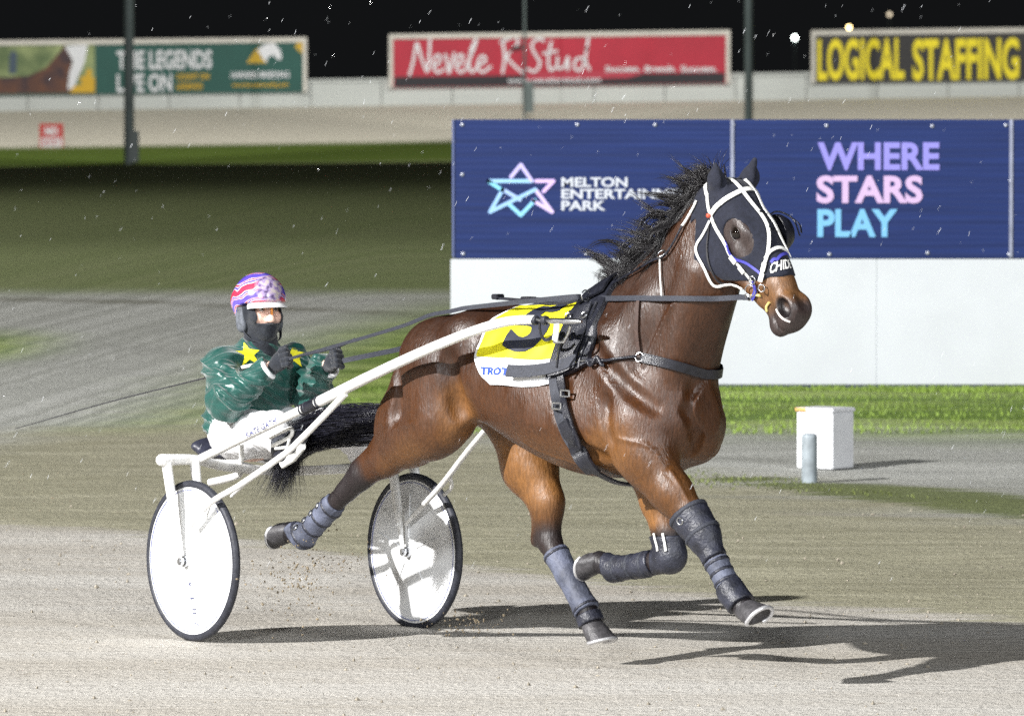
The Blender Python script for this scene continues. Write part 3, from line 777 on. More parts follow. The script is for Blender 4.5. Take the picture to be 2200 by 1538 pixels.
# fore legs
kneR = hp(1510, 1150, -.13); fetF = hp(1572, 1272, -.13); corF = hp(1600, 1308, -.13)
B.chain([(2.33, -.165, 1.00), hp(1392, 985, -.165), hp(1445, 1060, -.15), hp(1488, 1115, -.135), kneR], [.125, .105, .080, .058, .054], .05, ws=.85)
B.cone(hp(1352, 985, -.17), hp(1420, 1050, -.155), .06, .05, .04)
B.chain([kneR, kneR * .55 + fetF * .45, fetF], [.052, .038, .042], .02); B.ell(kneR + [.01, 0, .0], (.050, .046, .060), .03)
B.cone(fetF, corF, .043, .046, .015)
kneL = hp(1440, 1190, .12); fetG = hp(1318, 1222, .12); corG = hp(1288, 1206, .12)
B.chain([(2.33, .14, 1.00), hp(1400, 1000, .13), hp(1415, 1075, .125), hp(1432, 1140, .12), kneL], [.125, .100, .072, .055, .054], .05, ws=.85)
B.chain([hp(1432, 1200, .12), kneL * .5 + fetG * .5 + [0, 0, -.015], fetG], [.050, .040, .043], .02); B.ell(kneL + [.012, 0, -.01], (.05, .046, .055), .03)
B.cone(fetG, corG, .043, .045, .015)
# dock of the tail
B.cone((.95, 0, 1.24), (.86, 0, 1.14), .05, .042, .05); B.cone((.86, 0, 1.14), (.80, 0, 1.00), .042, .03, .02)
def furrow(pts, r, k=.03):
    P_ = resample(pts, 10)
    P_, n_ = B.onto(P_, 0.)
    P_ = P_ + n_ * r * .55
    for a_, c_ in zip(P_[:-1], P_[1:]): B.cone(a_, c_, r, r, k, sub=True)
def vein(pts, r=.0034):
    P_, n_ = B.onto(resample(pts, 14), -.001)
    for a_, c_ in zip(P_[:-1], P_[1:]): B.cone(a_, c_, r, r, .010)
for s in (-1, 1):
    furrow([(2.06, s * .15, 1.43), (2.18, s * .2, 1.30), (2.33, s * .22, 1.17), (2.45, s * .18, 1.08)], .010, .05)      # in front of the shoulder
    furrow([(2.02, s * .25, 1.16), (2.03, s * .26, 1.05), (2.10, s * .25, .93), (2.20, s * .22, .87)], .010, .05)       # behind the upper arm
    furrow([(2.25, s * .24, 1.12), (2.28, s * .24, 1.02), (2.30, s * .24, .95)], .010, .04)
    furrow([(1.34, s * .26, 1.25), (1.37, s * .26, 1.12), (1.38, s * .25, 1.02)], .018, .06)                            # flank
    furrow([(1.00, s * .2, 1.22), (1.03, s * .24, 1.10), (1.02, s * .22, .98)], .009, .05)
    furrow([(2.48, s * .02, 1.15), (2.50, s * .012, 1.03), (2.46, s * .012, .92)], .014, .03)                            # between the breasts
    vein([(2.30, s * .24, 1.02), (2.36, s * .22, .97), (2.42, s * .19, .92), (2.47, s * .17, .84)])
    vein([(1.75, s * .24, .93), (1.86, s * .22, .89), (1.98, s * .2, .87), (2.06, s * .18, .87)])
    vein([(2.36, s * .10, 1.22), (2.44, s * .10, 1.36), (2.54, s * .09, 1.50)], .007)
    vein([(1.16, s * .26, .98), (1.06, s * .24, .95), (.97, s * .22, .90)])
vein([hp(1440, 1010, -.19), hp(1455, 1040, -.18), hp(1478, 1080, -.17)], .005)
V, Q = nets(B.d, B.lo, B.h); V = relax(V, Q, 2, .45)
print('horse', len(V))
# coat: bay with black points
def sm(a, b, x): t = np.clip((x - a) / (b - a), 0, 1); return t * t * (3 - 2 * t)
x, y, z = V[:, 0], V[:, 1], V[:, 2]
nz = np.array([mnoise.fractal(Vector((p[0] * 5, p[1] * 5, p[2] * 5)), 1., 2., 3) for p in V])
base = np.array([.056, .0195, .0056]); dark = np.array([.0215, .0092, .0056]); tanc = np.array([.235, .105, .030]); blk = np.array([.011, .009, .011])
c = np.repeat(base[None], len(V), 0)
def lay(w, col):
    global c
    w = np.clip(w, 0, 1)[:, None]; c = c * (1 - w) + col * w
lay(sm(1.02, 1.42, z + nz * .05) * sm(2.9, 2.3, x) * .75, dark); lay(sm(1.02, .84, z + nz * .03) * sm(.9, 1.2, x) * .45, np.array([.13, .056, .015]))                                  # darker along the back
lay(sm(.05, .45, nz) * .18, dark)
def near_seg(a, b, r0, r1):
    a = np.asarray(a); b = np.asarray(b); d = b - a; t = np.clip(((V - a) @ d) / (d @ d), 0, 1); return sm(r1, r0, np.linalg.norm(V - a - t[:, None] * d, axis=1))
lay(near_seg((1.38, -.22, 1.06), (1.33, -.16, .96), .04, .14) * .50, tanc)                        # flank fold
lay(near_seg((1.22, .02, .95), hp(1150, 1020, .08), .06, .22) * .45, tanc)                        # inner thigh
lay(near_seg(hp(1150, 960, .10), hp(1170, 1040, .11), .05, .15) * .45, tanc)
lay(near_seg(hp(1390, 1030, .09), hp(1405, 1120, .10), .03, .11) * .7, tanc)
lay(near_seg(hp(905, 960, -.2), hp(845, 1010, -.17), .03, .11) * .25, tanc)
lay(near_seg((2.30, -.25, .95), (2.20, -.22, .86), .05, .16) * .35, tanc)
lay(near_seg(hockR + [.02, 0, .01], fetR, .06, .12) * .93, blk); [lay(near_seg(a_, b_, .05, .08), blk) for a_, b_ in ((fetR, corR), (fetL, corL), (fetF, corF), (fetG, corG))]; lay(near_seg(hockL, fetL, .06, .13) * .9, blk)
lay(near_seg(kneR + [0, 0, .03], fetF, .07, .12) * .95, blk); lay(near_seg(kneL + [0, 0, .03], fetG, .07, .12) * .95, blk)
lay(near_seg((2.1, 0, 1.52), (2.6, 0, 1.95), .035, .08) * .8, blk)
rel = V - HP; A_ = rel @ e1; B_ = rel @ e2
inhead = (A_ > .0) & (B_ > -.26) & (x > 2.62)
hdm = inhead.astype(float)
lay(hdm * sm(.34, .44, A_) * .9, np.array([.15, .072, .028]))
lay(hdm * sm(.525, .60, A_ + (.03 - B_) * .35 + nz * .02) * .92, np.array([.030, .024, .026]))
lay(hdm * sm(.56, .62, A_) * sm(.02, .05, B_) * .7, np.array([.05, .032, .030])); lay(hdm * sm(.052, .034, np.hypot((A_ - .574) * .85, (B_ - .0) * 1.25)) * sm(.03, .04, np.abs(y)) * .95, np.array([.007, .005, .006]))
lay(hdm * sm(.13, .09, np.hypot(A_ - .215, B_ + .02)) * sm(.03, .05, np.abs(y)) * .92, np.array([.036, .027, .026]))
M['coat'] = mat('wet_bay_coat', (.1, .03, .01), .36, .48, var=.26, scale=90, stretch=(1, 1, .28), bump=.34, bscale=120, attr='coat')
nt = M['coat'].node_tree
rn = nt.nodes.new('ShaderNodeTexNoise'); rn.inputs['Scale'].default_value = 13; rn.inputs['Detail'].default_value = 7; rn.inputs['Roughness'].default_value = .7
rm = nt.nodes.new('ShaderNodeMapRange'); rm.inputs[1].default_value = .35; rm.inputs[2].default_value = .65; rm.inputs[3].default_value = .29; rm.inputs[4].default_value = .58
nt.links.new([n for n in nt.nodes if n.type == 'MAPPING'][0].outputs[0], rn.inputs['Vector']); nt.links.new(rn.outputs['Fac'], rm.inputs[0]); nt.links.new(rm.outputs[0], nt.nodes['Principled BSDF'].inputs['Roughness'])
horse = thing('horse', 'bay trotting horse in a black hood with white bridle straps, pulling the sulky', 'horse', H)
body = fast_mesh('body', V, Q, M['coat'], horse, col=c)
# pieces worn close to the skin: the body's surface, thickened, between limits
def worn(name, lo, hi, off, limit, m, it=1, parent=None, label=None):
    sl, X, Y, Z = B.block(lo, hi)
    d = B.d[sl] - off
    P = (X, Y, Z)
    d = np.maximum(d, limit(*P))
    d = np.pad(d, 1, constant_values=.1)
    l0 = B.lo + B.h * (np.array([s_.start for s_ in sl]) - 1)
    v_, q_ = nets(d, l0, B.h); v_ = relax(v_, q_, it, .4)
    o = fast_mesh(name, v_, q_, m, parent or horse)
    if label: o['label'] = label
    return o
def slab(a, b, rad):
    a = np.asarray(a, float); b = np.asarray(b, float); d = b - a; L = np.linalg.norm(d); d = d / L
    def f(X, Y, Z):
        t = (X - a[0]) * d[0] + (Y - a[1]) * d[1] + (Z - a[2]) * d[2]
        r = np.sqrt(np.maximum((X - a[0]) ** 2 + (Y - a[1]) ** 2 + (Z - a[2]) ** 2 - t * t, 0))
        return np.maximum(np.maximum(-t, t - L), r - rad)
    return f
def boot(name, a, b, off, m, rad=.10):
    a = np.asarray(a); b = np.asarray(b)
    return worn(name, np.minimum(a, b) - .13, np.maximum(a, b) + .13, off, slab(a, b, rad), m)
lerp = lambda a, b, t: np.asarray(a) * (1 - t) + np.asarray(b) * t
boot('leg_boot', lerp(hockR, fetR, .40), lerp(hockR, fetR, 1.10), .008, M['boot_grey'], .085)
boot('leg_boot', lerp(hockL, fetL, .14), lerp(hockL, fetL, 1.05), .009, M['boot_grey'])
boot('pastern_boot', lerp(fetL, corL, .35), lerp(fetL, corL, .95), .012, M['boot_black'], .075)
boot('knee_boot', lerp(hp(1478, 1098, -.135), kneR, 0.0), lerp(kneR, fetF, .42), .011, M['boot_black'])
boot('shin_boot', lerp(kneR, fetF, .44), lerp(kneR, fetF, .96), .009, M['boot_grey'], .08)
boot('fetlock_boot', lerp(kneR, fetF, .86), lerp(fetF, corF, .75), .014, M['boot_black'], .08)
boot('knee_boot', hp(1436, 1150, .12), kneL + [.0, 0, -.085], .009, M['boot_black'], .085)
boot('shin_boot', lerp(kneL, fetG, .30), lerp(kneL, fetG, 1.08), .010, M['boot_black'], .075)
def bands(a, b, ts, off, rad, m='boot_black', w=.016):
    a = np.asarray(a); b = np.asarray(b); L = np.linalg.norm(b - a)
    for t in ts:
        c_ = lerp(a, b, t); d_ = (b - a) / L * w / 2; boot('boot_strap', c_ - d_, c_ + d_, off, M[m], rad)
bands(lerp(hockR, fetR, .40), lerp(hockR, fetR, 1.1), (.12, .38, .62, .86), .0115, .085)
bands(lerp(hockL, fetL, .14), lerp(hockL, fetL, 1.05), (.06, .95), .0125, .10, 'boot_black', .014)
bands(kneR, fetF, (.50, .66, .82), .0125, .08)
bands(hp(1478, 1098, -.135), kneR, (.10, .95), .0145, .10, 'black_web', .020)
bands(kneL, fetG, (.42, .66, .90), .0135, .075, 'black_web')
for t in (.15, .4, .65, .9):       # boot buckles on the trailing hind leg
    p = lerp(lerp(hockR, fetR, .48), lerp(hockR, fetR, .98), t)
    P_ = p + np.array([[-.03, -.10, .035]]); P_, n_ = B.onto(P_, .011)
    obj('buckle', ring(P_[0], n_[0], .013, .003, 10, 5), M['steel'], horse)
pl, nl_ = B.onto(np.array([[kneR[0] - .05, -.2, kneR[2] + .06]]), .013)
obj('buckle', ring(pl[0], nl_[0], .014, .003, 10, 5), M['steel'], horse)
for dx in (-.022, .012):            # pale piping on the folded knee boot
    P_ = np.array([hp(1416 + dx * 500 + t * 6, 1145 + t * 38, .05) for t in np.linspace(0, 1, 6)]); P_, n_ = B.onto(P_, .012)
    obj('piping', ribbon(P_, n_, .010, .003), M['white_web'], horse)
# hood
nckQ = hp(1503, 520, -.10); nckn = np.array([.86, 0, .10]); nckn /= np.linalg.norm(nckn)
def hood_lim(X, Y, Z):
    a = (X - HP[0]) * e1[0] + (Z - HP[2]) * e1[2]; b = (X - HP[0]) * e2[0] + (Z - HP[2]) * e2[2]
    muzzle = a - (.43 - .10 * np.clip((b + .02) / -.14, 0, 1.4) + .03 * np.clip(b / .05, 0, 1))
    neck = -((X - nckQ[0]) * nckn[0] + (Z - nckQ[2]) * nckn[2]) - .02 * np.clip(-b / .2, -1, 1)
    neck = np.where(a < .03, neck - .03, neck)
    jq, jr = hp(1500, 548, -.08), hp(1596, 652, -.08); jd = jr - jq; jl = math.hypot(jd[0], jd[2])
    neck = np.maximum(neck, -((X - jq[0]) * -jd[2] + (Z - jq[2]) * jd[0]) / jl)
    eye = .066 - np.sqrt((a - .225) ** 2 * .66 + (b + .014) ** 2 * 1.05 + np.minimum(np.abs(Y) - .05, 0) ** 2 * 40)
    return np.maximum(np.maximum(muzzle, neck), eye)
worn('hood', (2.50, -.2, 1.4), (3.15, .2, 2.2), .0055, hood_lim, M['hood'], 2)
# eyes
for s in (-1, 1):
    ce = hd(.205, -.010, s * .080)
    er = obj('eye', lathe(ce, (0, s, 0), [(.027 * math.sin(t), .0255 * math.cos(t)) for t in np.linspace(0.02, 1.6, 9)], 18), M['eye'], horse)
    lid = [ce + e1 * (.037 * math.cos(t)) + e2 * (.024 * math.sin(t)) + np.array([0, s * (.0145 - .005 * abs(math.cos(t))), 0]) for t in np.linspace(0, 2 * math.pi, 25)]
    obj('eyelid', tube(lid[:-1] + [lid[0]], .0048, 6), mat('eyelid', (.02, .014, .013), .45), horse)
# nostril lining is coloured darker in the coat layers
# hooves and shoes
def hoof(cor, n, toe, h=.075, r0=.046, r1=.064):
    n = np.asarray(n, float); n /= np.linalg.norm(n); toe = np.asarray(toe, float); toe = toe - n * (toe @ n); toe /= np.linalg.norm(toe); sd = np.cross(n, toe)
    seg = 28; V_, F_ = [], []
    def rim(k, r, sk, ex=0.):
        out = []
        for i in range(seg):
            t = 2 * math.pi * i / seg; ct, s_ = math.cos(t), math.sin(t)
            rr = r * (1 if ct > -.25 else 1 - .22 * (-.25 - ct) / .75)
            out.append(cor + n * (h * k * (1 if ct > 0 else 1 + .12 * ct) + ex) + toe * (ct * rr * 1.06 + sk) + sd * s_ * rr)
        return out
    for k, r, sk in ((-.16, r0 * .9, -.004), (0, r0 * 1.06, 0), (.3, r0 + (r1 - r0) * .42, .009), (.7, r0 + (r1 - r0) * .78, .022), (1.0, r1, .034), (1.0, r1 * .80, .034), (.86, r1 * .62, .032), (.80, r1 * .2, .02)):
        V_ += rim(k, r, sk)
    m_ = len(V_) // seg
    for a in range(m_ - 1):
        for j in range(seg): F_.append((a * seg + j, a * seg + (j + 1) % seg, (a + 1) * seg + (j + 1) % seg, (a + 1) * seg + j))
    F_.append(tuple((m_ - 1) * seg + j for j in range(seg)))
    ho = obj('hoof', (np.array(V_), F_), M['hoof'], horse, sharp=50)
    pts = rim(1.0, r1 * .92, .034, .004)
    k = [pts[i % seg] for i in range(-10, 11)]
    obj('shoe', tube(k, .0085, 8), M['shoe'], ho)
hoof(corR, hp(585, 1122, -.13) - hp(640, 1150, -.13), hp(600, 1175, -.13) - hp(590, 1120, -.13), h=.070)
hoof(corL, hp(1290, 1388, .12) - hp(1270, 1338, .12) + np.array([-.02, 0, -.02]), hp(1320, 1380, .12) - hp(1262, 1390, .12))
hoof(corF, hp(1632, 1352, -.13) - hp(1592, 1298, -.13), hp(1660, 1300, -.13) - hp(1600, 1345, -.13) + np.array([0, -.02, 0]), h=.078)
hoof(corG, hp(1232, 1178, .12) - hp(1290, 1200, .12), hp(1240, 1225, .12) - hp(1225, 1170, .12), h=.072)

# ------------------------------------------------------------------ hair of the horse
def strands(paths, r0, seg=3):
    """many thin tapering hairs; paths: (n, k, 3)"""
    Pn = np.asarray(paths, float); n, k, _ = Pn.shape
    T = np.gradient(Pn, axis=1); T /= np.linalg.norm(T, axis=2)[..., None] + 1e-9
    ref = np.array([.31, .52, .79]); N = np.cross(T, ref); N /= np.linalg.norm(N, axis=2)[..., None] + 1e-9; Bn = np.cross(T, N)
    prof = np.interp(np.linspace(0, 1, k), [0, .15, .6, 1], [.8, 1, .8, .12])
    r = (np.broadcast_to(np.asarray(r0, float).reshape(-1, 1), (n, k)) * prof)[..., None]
    rings = [Pn + (N * math.cos(a) + Bn * math.sin(a)) * r for a in 2 * math.pi * np.arange(seg) / seg]
    V_ = np.stack(rings, 2).reshape(-1, 3)
    base = (np.arange(n)[:, None] * k + np.arange(k - 1)[None]).reshape(-1) * seg
    Qs = [np.stack([base + j, base + (j + 1) % seg, base + seg + (j + 1) % seg, base + seg + j], -1) for j in range(seg)]
    return V_, np.concatenate(Qs)
def crest(t):
    P_ = resample([(2.06, 0, 1.52), (2.20, 0, 1.585), (2.36, 0, 1.715), (2.48, 0, 1.83), (2.57, 0, 1.92), (2.635, 0, 1.975)], 60)
    q_ = t * 59; i = int(min(q_, 58)); return P_[i] * (1 - (q_ - i)) + P_[i + 1] * (q_ - i)
mane = []
rs = random.Random(3)
for cl in range(150):
    t = rs.random() ** .9
    root = crest(t); tang = crest(min(t + .03, 1)) - crest(max(t - .03, 0)); tang = tang / np.linalg.norm(tang)
    nrm = np.array([-tang[2], 0, tang[0]])
    L = rs.uniform(.14, .33) * (1.1 if t < .75 else .85)
    lift = rs.uniform(-.2, .35); side = rs.uniform(-1.1, .2); curl = rs.uniform(-2.4, 3.4); ph = rs.uniform(0, 6.28); wob = rs.uniform(.008, .026)
    wild = rs.random() < .16
    back = np.array([-1, 0, -.32]) if not wild else np.array([-1, 0, rs.uniform(.05, .45)])
    n = 13
    p = root; d = nrm * (.35 + lift * .7) + back * .45 + np.array([0, side * .6, 0]); lock = []
    for s_ in range(n):
        u = s_ / (n - 1); lock.append(p); d = d / np.linalg.norm(d)
        g = back * .5 + np.array([0, side * .3, -.6 if not wild else -.1]) * u
        g = g + nrm * math.sin(ph + curl * u * 2.4) * 1.15 + np.array([0, 1, 0]) * math.cos(ph + curl * u * 2.1) * .40
        d = d + g * .42; p = p + d / np.linalg.norm(d) * L / (n - 1)
    lock = np.array(lock); us = np.linspace(0, 1, n)[:, None]
    for hrs in range(rs.randint(16, 30)):
        j0 = np.array([rs.gauss(0, .010), rs.gauss(0, .011), rs.gauss(0, .005)]); j1 = np.array([rs.gauss(0, .006), rs.gauss(0, .006), rs.gauss(0, .006)]) * (1 + 2.2 * (rs.random() < .12))
        wv_ = np.array([rs.gauss(0, .004), rs.gauss(0, .004), rs.gauss(0, .004)])
        c_ = rs.uniform(.62, 1.05); q_ = np.minimum(us * c_, 1) * (n - 1); i_ = np.minimum(q_.astype(int), n - 2)[:, 0]; f_ = q_ - i_[:, None]
        mane.append(lock[i_] * (1 - f_) + lock[i_ + 1] * f_ + j0 * (1 - us * .8) + j1 * us + wv_ * np.sin(us * 7 + hrs))
mane = np.array(mane)
flat = mane.reshape(-1, 3); dd = B.sample(flat); g = B.grad(flat); push = np.where(dd < .006, .006 - dd, 0); flat = flat + g * np.minimum(push, .08)[:, None]
mane = flat.reshape(mane.shape)
Vm, Qm = strands(mane, RNG.uniform(.0011, .0022, len(mane)))
fast_mesh('mane', Vm, Qm, M['hair'], horse)['kind'] = 'stuff'
# tuft at the poll, blown up behind the ears
tuft = []
for i in range(300):
    b0 = np.array([2.60, 0, 1.975]) + np.array([rs.gauss(0, .02), rs.gauss(0, .028), rs.gauss(0, .01)])
    d = np.array([-.25 + rs.gauss(0, .35), rs.gauss(-.15, .3), 1.]); p = b0; pts = []
    cv = rs.gauss(0, .35); Lh = rs.uniform(.07, .17)
    for s_ in range(11):
        pts.append(p); d = d / np.linalg.norm(d); p = p + d * Lh / 10; d = d + np.array([-.22 + cv * .4, cv * .2, -.06 - .12 * s_ / 10])
    tuft.append(pts)
Vm, Qm = strands(tuft, .0014)
fast_mesh('forelock', Vm, Qm, M['hair'], horse)['kind'] = 'stuff'
# tail: a thick carried switch, trailing back and falling at its end
tp = np.array([(.90, 0, 1.20), (.82, -.005, 1.07), hp(846, 905, -.02), hp(780, 912, -.03), hp(712, 918, -.03), hp(655, 938, -.03), hp(622, 975, -.03), hp(606, 1020, -.03), hp(592, 1066, -.03)])
tr = np.array([.045, .06, .078, .086, .088, .080, .060, .042, .022])
TP = resample(tp, 40); TR = np.interp(np.linspace(0, 8, 40), np.arange(9), tr)
T_, N_, B2 = frames_along(TP)
tl = []
for i in range(1700):
    rr, a = math.sqrt(rs.random()), rs.uniform(0, 6.283)
    e0 = int(39 * (rs.uniform(0, .35) if rs.random() < .7 else 0)); e1_ = int(39 * min(1, rs.uniform(.72, 1.02)))
    ks = np.linspace(e0, e1_, 14); wv = rs.gauss(0, 1); ph = rs.uniform(0, 6.28)
    pts = []
    for u in ks:
        k0 = int(u); rad = TR[k0] * (1 + .22 * math.sin(u * .28 + ph)); ang = a + wv * .012 * u
        endf = max(0, (u - 30) / 9.)
        pts.append(TP[k0] + (N_[k0] * math.cos(ang) * .9 + B2[k0] * math.sin(ang)) * rad * rr * (1 + endf * abs(wv) * 1.5) + np.array([wv * .035, wv * .02, abs(wv) * -.02]) * endf)
    tl.append(pts)
Vm, Qm = strands(tl, RNG.uniform(.0008, .0017, len(tl)))
tail = fast_mesh('tail', Vm, Qm, M['tailhair'], horse); tail['kind'] = 'stuff'
obj('tail_core', tube(TP[:34], TR[:34] * np.linspace(.93, .45, 34), 14), M['tailhair'], tail)

# ------------------------------------------------------------------ harness
def skin_at(px, py, off=0.):
    """the point of the horse's surface (plus off) that faces the viewer at a pixel"""
    lt = np.linspace(-.42, .42, 240); p0, p1 = hp(px, py, -.42), hp(px, py, .42)
    P_ = p0 + (lt[:, None] + .42) / .84 * (p1 - p0); d_ = B.sample(P_) - off
    k_ = int(np.argmax(d_ < 0)) if (d_ < 0).any() else int(np.argmin(d_))
    return P_[k_]
def skin_path(px, off, n):
    Q_ = resample([(p[0], p[1], 0) for p in px], n)
    P_ = np.array([skin_at(q_[0], q_[1], off) for q_ in Q_])
    for _ in range(3): P_[1:-1] = P_[1:-1] * .5 + (P_[:-2] + P_[2:]) * .25
    d_ = B.sample(P_); g_ = B.grad(P_, .02); P_ = P_ + g_ * np.maximum(off - d_, 0)[:, None]
    return P_, B.grad(P_, .02)
def contour(X0, side, slope=0., n=70, lo=-1.45, cz=1.14):
    """points of the trunk's surface at station X0 from the spine down one side; slope: metres ahead per half turn"""
    ph = np.linspace(math.pi / 2, lo, n); rr = np.linspace(.04, .62, 150)
    out = []
    for p in ph:
        xx_ = X0 + slope * (math.pi / 2 - p) / math.pi
        ray = np.stack([np.full(150, xx_), side * math.cos(p) * rr, cz + math.sin(p) * rr], -1)
        d = B.sample(ray); k = np.argmax(d > 0); k = max(k, 1)
        t = d[k - 1] / (d[k - 1] - d[k] + 1e-9); out.append(ray[k - 1] * (1 - t) + ray[k] * t)
    return np.array(out)
class Drape:
    """(x along the back, v metres down from the spine, negative on the far side) to a point over the coat"""
    def __init__(s, x0, x1, n=40):
        s.xs = np.linspace(x0, x1, n); s.c = {}
        s.tab = []
        for X0 in s.xs:
            row = []
            for sd in (-1, 1):
                P_ = contour(X0, sd); L = np.concatenate([[0], np.cumsum(np.linalg.norm(np.diff(P_, axis=0), axis=1))]); row.append((L, P_))
            s.tab.append(row)
    def pt(s, x, v, off):
        q_ = np.clip((x - s.xs[0]) / (s.xs[-1] - s.xs[0]) * (len(s.xs) - 1), 0, len(s.xs) - 1.001); i = int(q_); t = q_ - i
        out = 0
        for k, w in ((i, 1 - t), (i + 1, t)):
            L, P_ = s.tab[k][0 if v >= 0 else 1]; a = abs(v)
            out = out + w * np.array([np.interp(a, L, P_[:, j]) for j in range(3)])
        out[0] = x
        g = B.grad(out[None], .02)[0]
        return out + g * off
D = Drape(1.36, 2.20)
cl_x0, cl_x1 = hp(1012, 760, -.285)[0], hp(1176, 745, -.29)[0]
def cloth_rear(v):      # slanted rear edge, rounded lower corner
    a = abs(v)
    return cl_x0 + .10 * max(0, 1 - a / .22) ** 1.4 + .12 * max(0, (a - .33) / .132) ** 2.2
cl_v = .462
def wr(x, v): return .0035 * math.sin(x * 55 + v * 16) * math.sin(v * 22 + x * 9) + .003 * math.sin(x * 23 - v * 40)
def cloth_grid(v0, v1, u0, u1, off, nu, nv):
    G = []
    for j in range(nv):
        for i in range(nu):
            v_ = v0 + (v1 - v0) * j / (nv - 1); xr = cloth_rear(v_)
            x_ = xr + (cl_x1 - xr) * (u0 + (u1 - u0) * i / (nu - 1)); G.append(D.pt(x_, v_, off + wr(x_, v_)))
    F_ = [(j * nu + i, j * nu + i + 1, (j + 1) * nu + i + 1, (j + 1) * nu + i) for j in range(nv - 1) for i in range(nu - 1)]
    return np.array(G), F_
def thick(vf, up, th):
    v_, f_ = vf; n = len(v_); v2 = v_ + up * th if np.ndim(up) else v_
    from collections import Counter
    ed = Counter()
    for q_ in f_:
        for a, b_ in zip(q_, q_[1:] + q_[:1]): ed[(a, b_)] += 1
    f2 = [tuple(i + n for i in q_[::-1]) for q_ in f_]
    rim = [(b_, a, a + n, b_ + n) for (a, b_) in ed if (b_, a) not in ed]
    return np.vstack([v_, v2]), f_ + f2 + rim
cloth = thing('number_cloth', 'yellow and white saddle cloth with a black 5 on the horse', 'saddle cloth', H)
g0 = cloth_grid(-cl_v, cl_v, 0, 1, .010, 36, 96); nn = B.grad(g0[0], .02)
obj('cloth', thick(g0, -nn, .006), M['white_cloth'], cloth)
for sd in (-1, 1):
    yv = (.0 if sd > 0 else -.352), (.352 if sd > 0 else -.0)
    g1 = cloth_grid(yv[0], yv[1], .035, .955, .0125, 30, 42); nn = B.grad(g1[0], .02)
    obj('yellow_field', thick(g1, -nn, .002), M['yellow_cloth'], cloth)
def draped_text(name, s, m, parent, x0, x1, v_top, v_bot, off, bold, cuts=2, sd=1):
    import bmesh
    v_, f_ = text_vf(s, bold, 0.)
    v_[:, 2] = 0
    me = bpy.data.meshes.new('tmp'); me.from_pydata(v_.tolist(), [], f_); bm = bmesh.new(); bm.from_mesh(me); bpy.data.meshes.remove(me)
    bmesh.ops.remove_doubles(bm, verts=bm.verts[:], dist=1e-5)
    bmesh.ops.dissolve_degenerate(bm, edges=bm.edges[:], dist=1e-6)
    for ax, k in (((1, 0, 0), 14), ((0, 1, 0), 22)):
        for i in range(1, k):
            bmesh.ops.bisect_plane(bm, geom=bm.verts[:] + bm.edges[:] + bm.faces[:], plane_co=(i / k, i / k, 0), plane_no=ax)
    bm.verts.index_update()
    up = [f.normal.z for f in bm.faces]
    keep = [f for f in bm.faces if f.normal.z > 0] or bm.faces[:]
    P_ = np.array([w_.co[:] for w_ in bm.verts])
    if sd < 0: P_[:, 0] = 1 - P_[:, 0]
    out = np.array([D.pt(x0 + p[0] * (x1 - x0), sd * (v_bot + p[1] * (v_top - v_bot)), off + wr(x0 + p[0] * (x1 - x0), sd * (v_bot + p[1] * (v_top - v_bot)))) for p in P_])
    fc = [tuple(w_.index for w_ in f.verts) for f in keep]
    bm.free()
    return obj(name, (out, fc), m, parent)
nx0, nx1 = hp(1068, 720, -.29)[0], hp(1142, 720, -.29)[0]
draped_text('number', '5', M['black_print'], cloth, nx0, nx1 - .005, .045, .325, .016, .05)
draped_text('number', '5', M['black_print'], cloth, nx0, nx1 - .005, .045, .325, .016, .05, sd=-1)
draped_text('lettering', 'TROTS VIC', M['blue_print'], cloth, hp(1032, 790, -.29)[0], hp(1150, 790, -.29)[0] - .02, .392, .424, .0115, .05)

harness = thing('harness', 'black leather harness saddle, girth and breast strap on the horse', 'harness', H)
def band(name, x0, x1, v0, v1, off, th, m, slope=0., nu=8, nv=60, round_=0., puff=0.):
    G = []
    for j in range(nv):
        v_ = v0 + (v1 - v0) * j / (nv - 1)
        for i in range(nu):
            u = i / (nu - 1); x_ = x0 + (x1 - x0) * u + slope * abs(v_)
            G.append(D.pt(x_, v_, off + puff * (1 - (2 * u - 1) ** 4)))
    F_ = [(j * nu + i, j * nu + i + 1, (j + 1) * nu + i + 1, (j + 1) * nu + i) for j in range(nv - 1) for i in range(nu - 1)]
    g_ = np.array(G).reshape(nv, nu, 3)
    for _ in range(8):
        g_[1:-1] = g_[1:-1] * .4 + (g_[:-2] + g_[2:]) * .3
        if nu > 2: g_[:, 1:-1] = g_[:, 1:-1] * .6 + (g_[:, :-2] + g_[:, 2:]) * .2
    g_ = g_.reshape(-1, 3); nn_ = B.grad(g_, .03); d_ = B.sample(g_); g_ = g_ + nn_ * np.clip(off * .7 - d_, 0, .05)[:, None]
    return obj(name, thick((g_, F_), -nn_, th), m, harness)
sx0, sx1 = hp(1170, 760, -.295)[0], hp(1243, 760, -.295)[0]
band('saddle_pad', sx0 - .01, sx1, -.445, .445, .022, .020, M['black_leather'], puff=.006)
for sd in (-1, 1):
    band('saddle_skirt', sx0 + .012, sx1 - .055, sd * .16, sd * .44, .040, .006, M['black_leather'], puff=.004, nu=6, nv=30)
    band('saddle_ridge', sx1 - .045, sx1 - .030, sd * .17, sd * .45, .032, .005, M['black_leather'], puff=.003, nu=6, nv=30)
band('saddle_top', sx0 + .03, sx1 - .02, -.13, .13, .040, .010, M['black_leather'], puff=.006)
band('web_strap', hp(1100, 800, -.29)[0], sx1 - .045, .385, .432, .046, .004, M['black_web'], nu=14, nv=5)
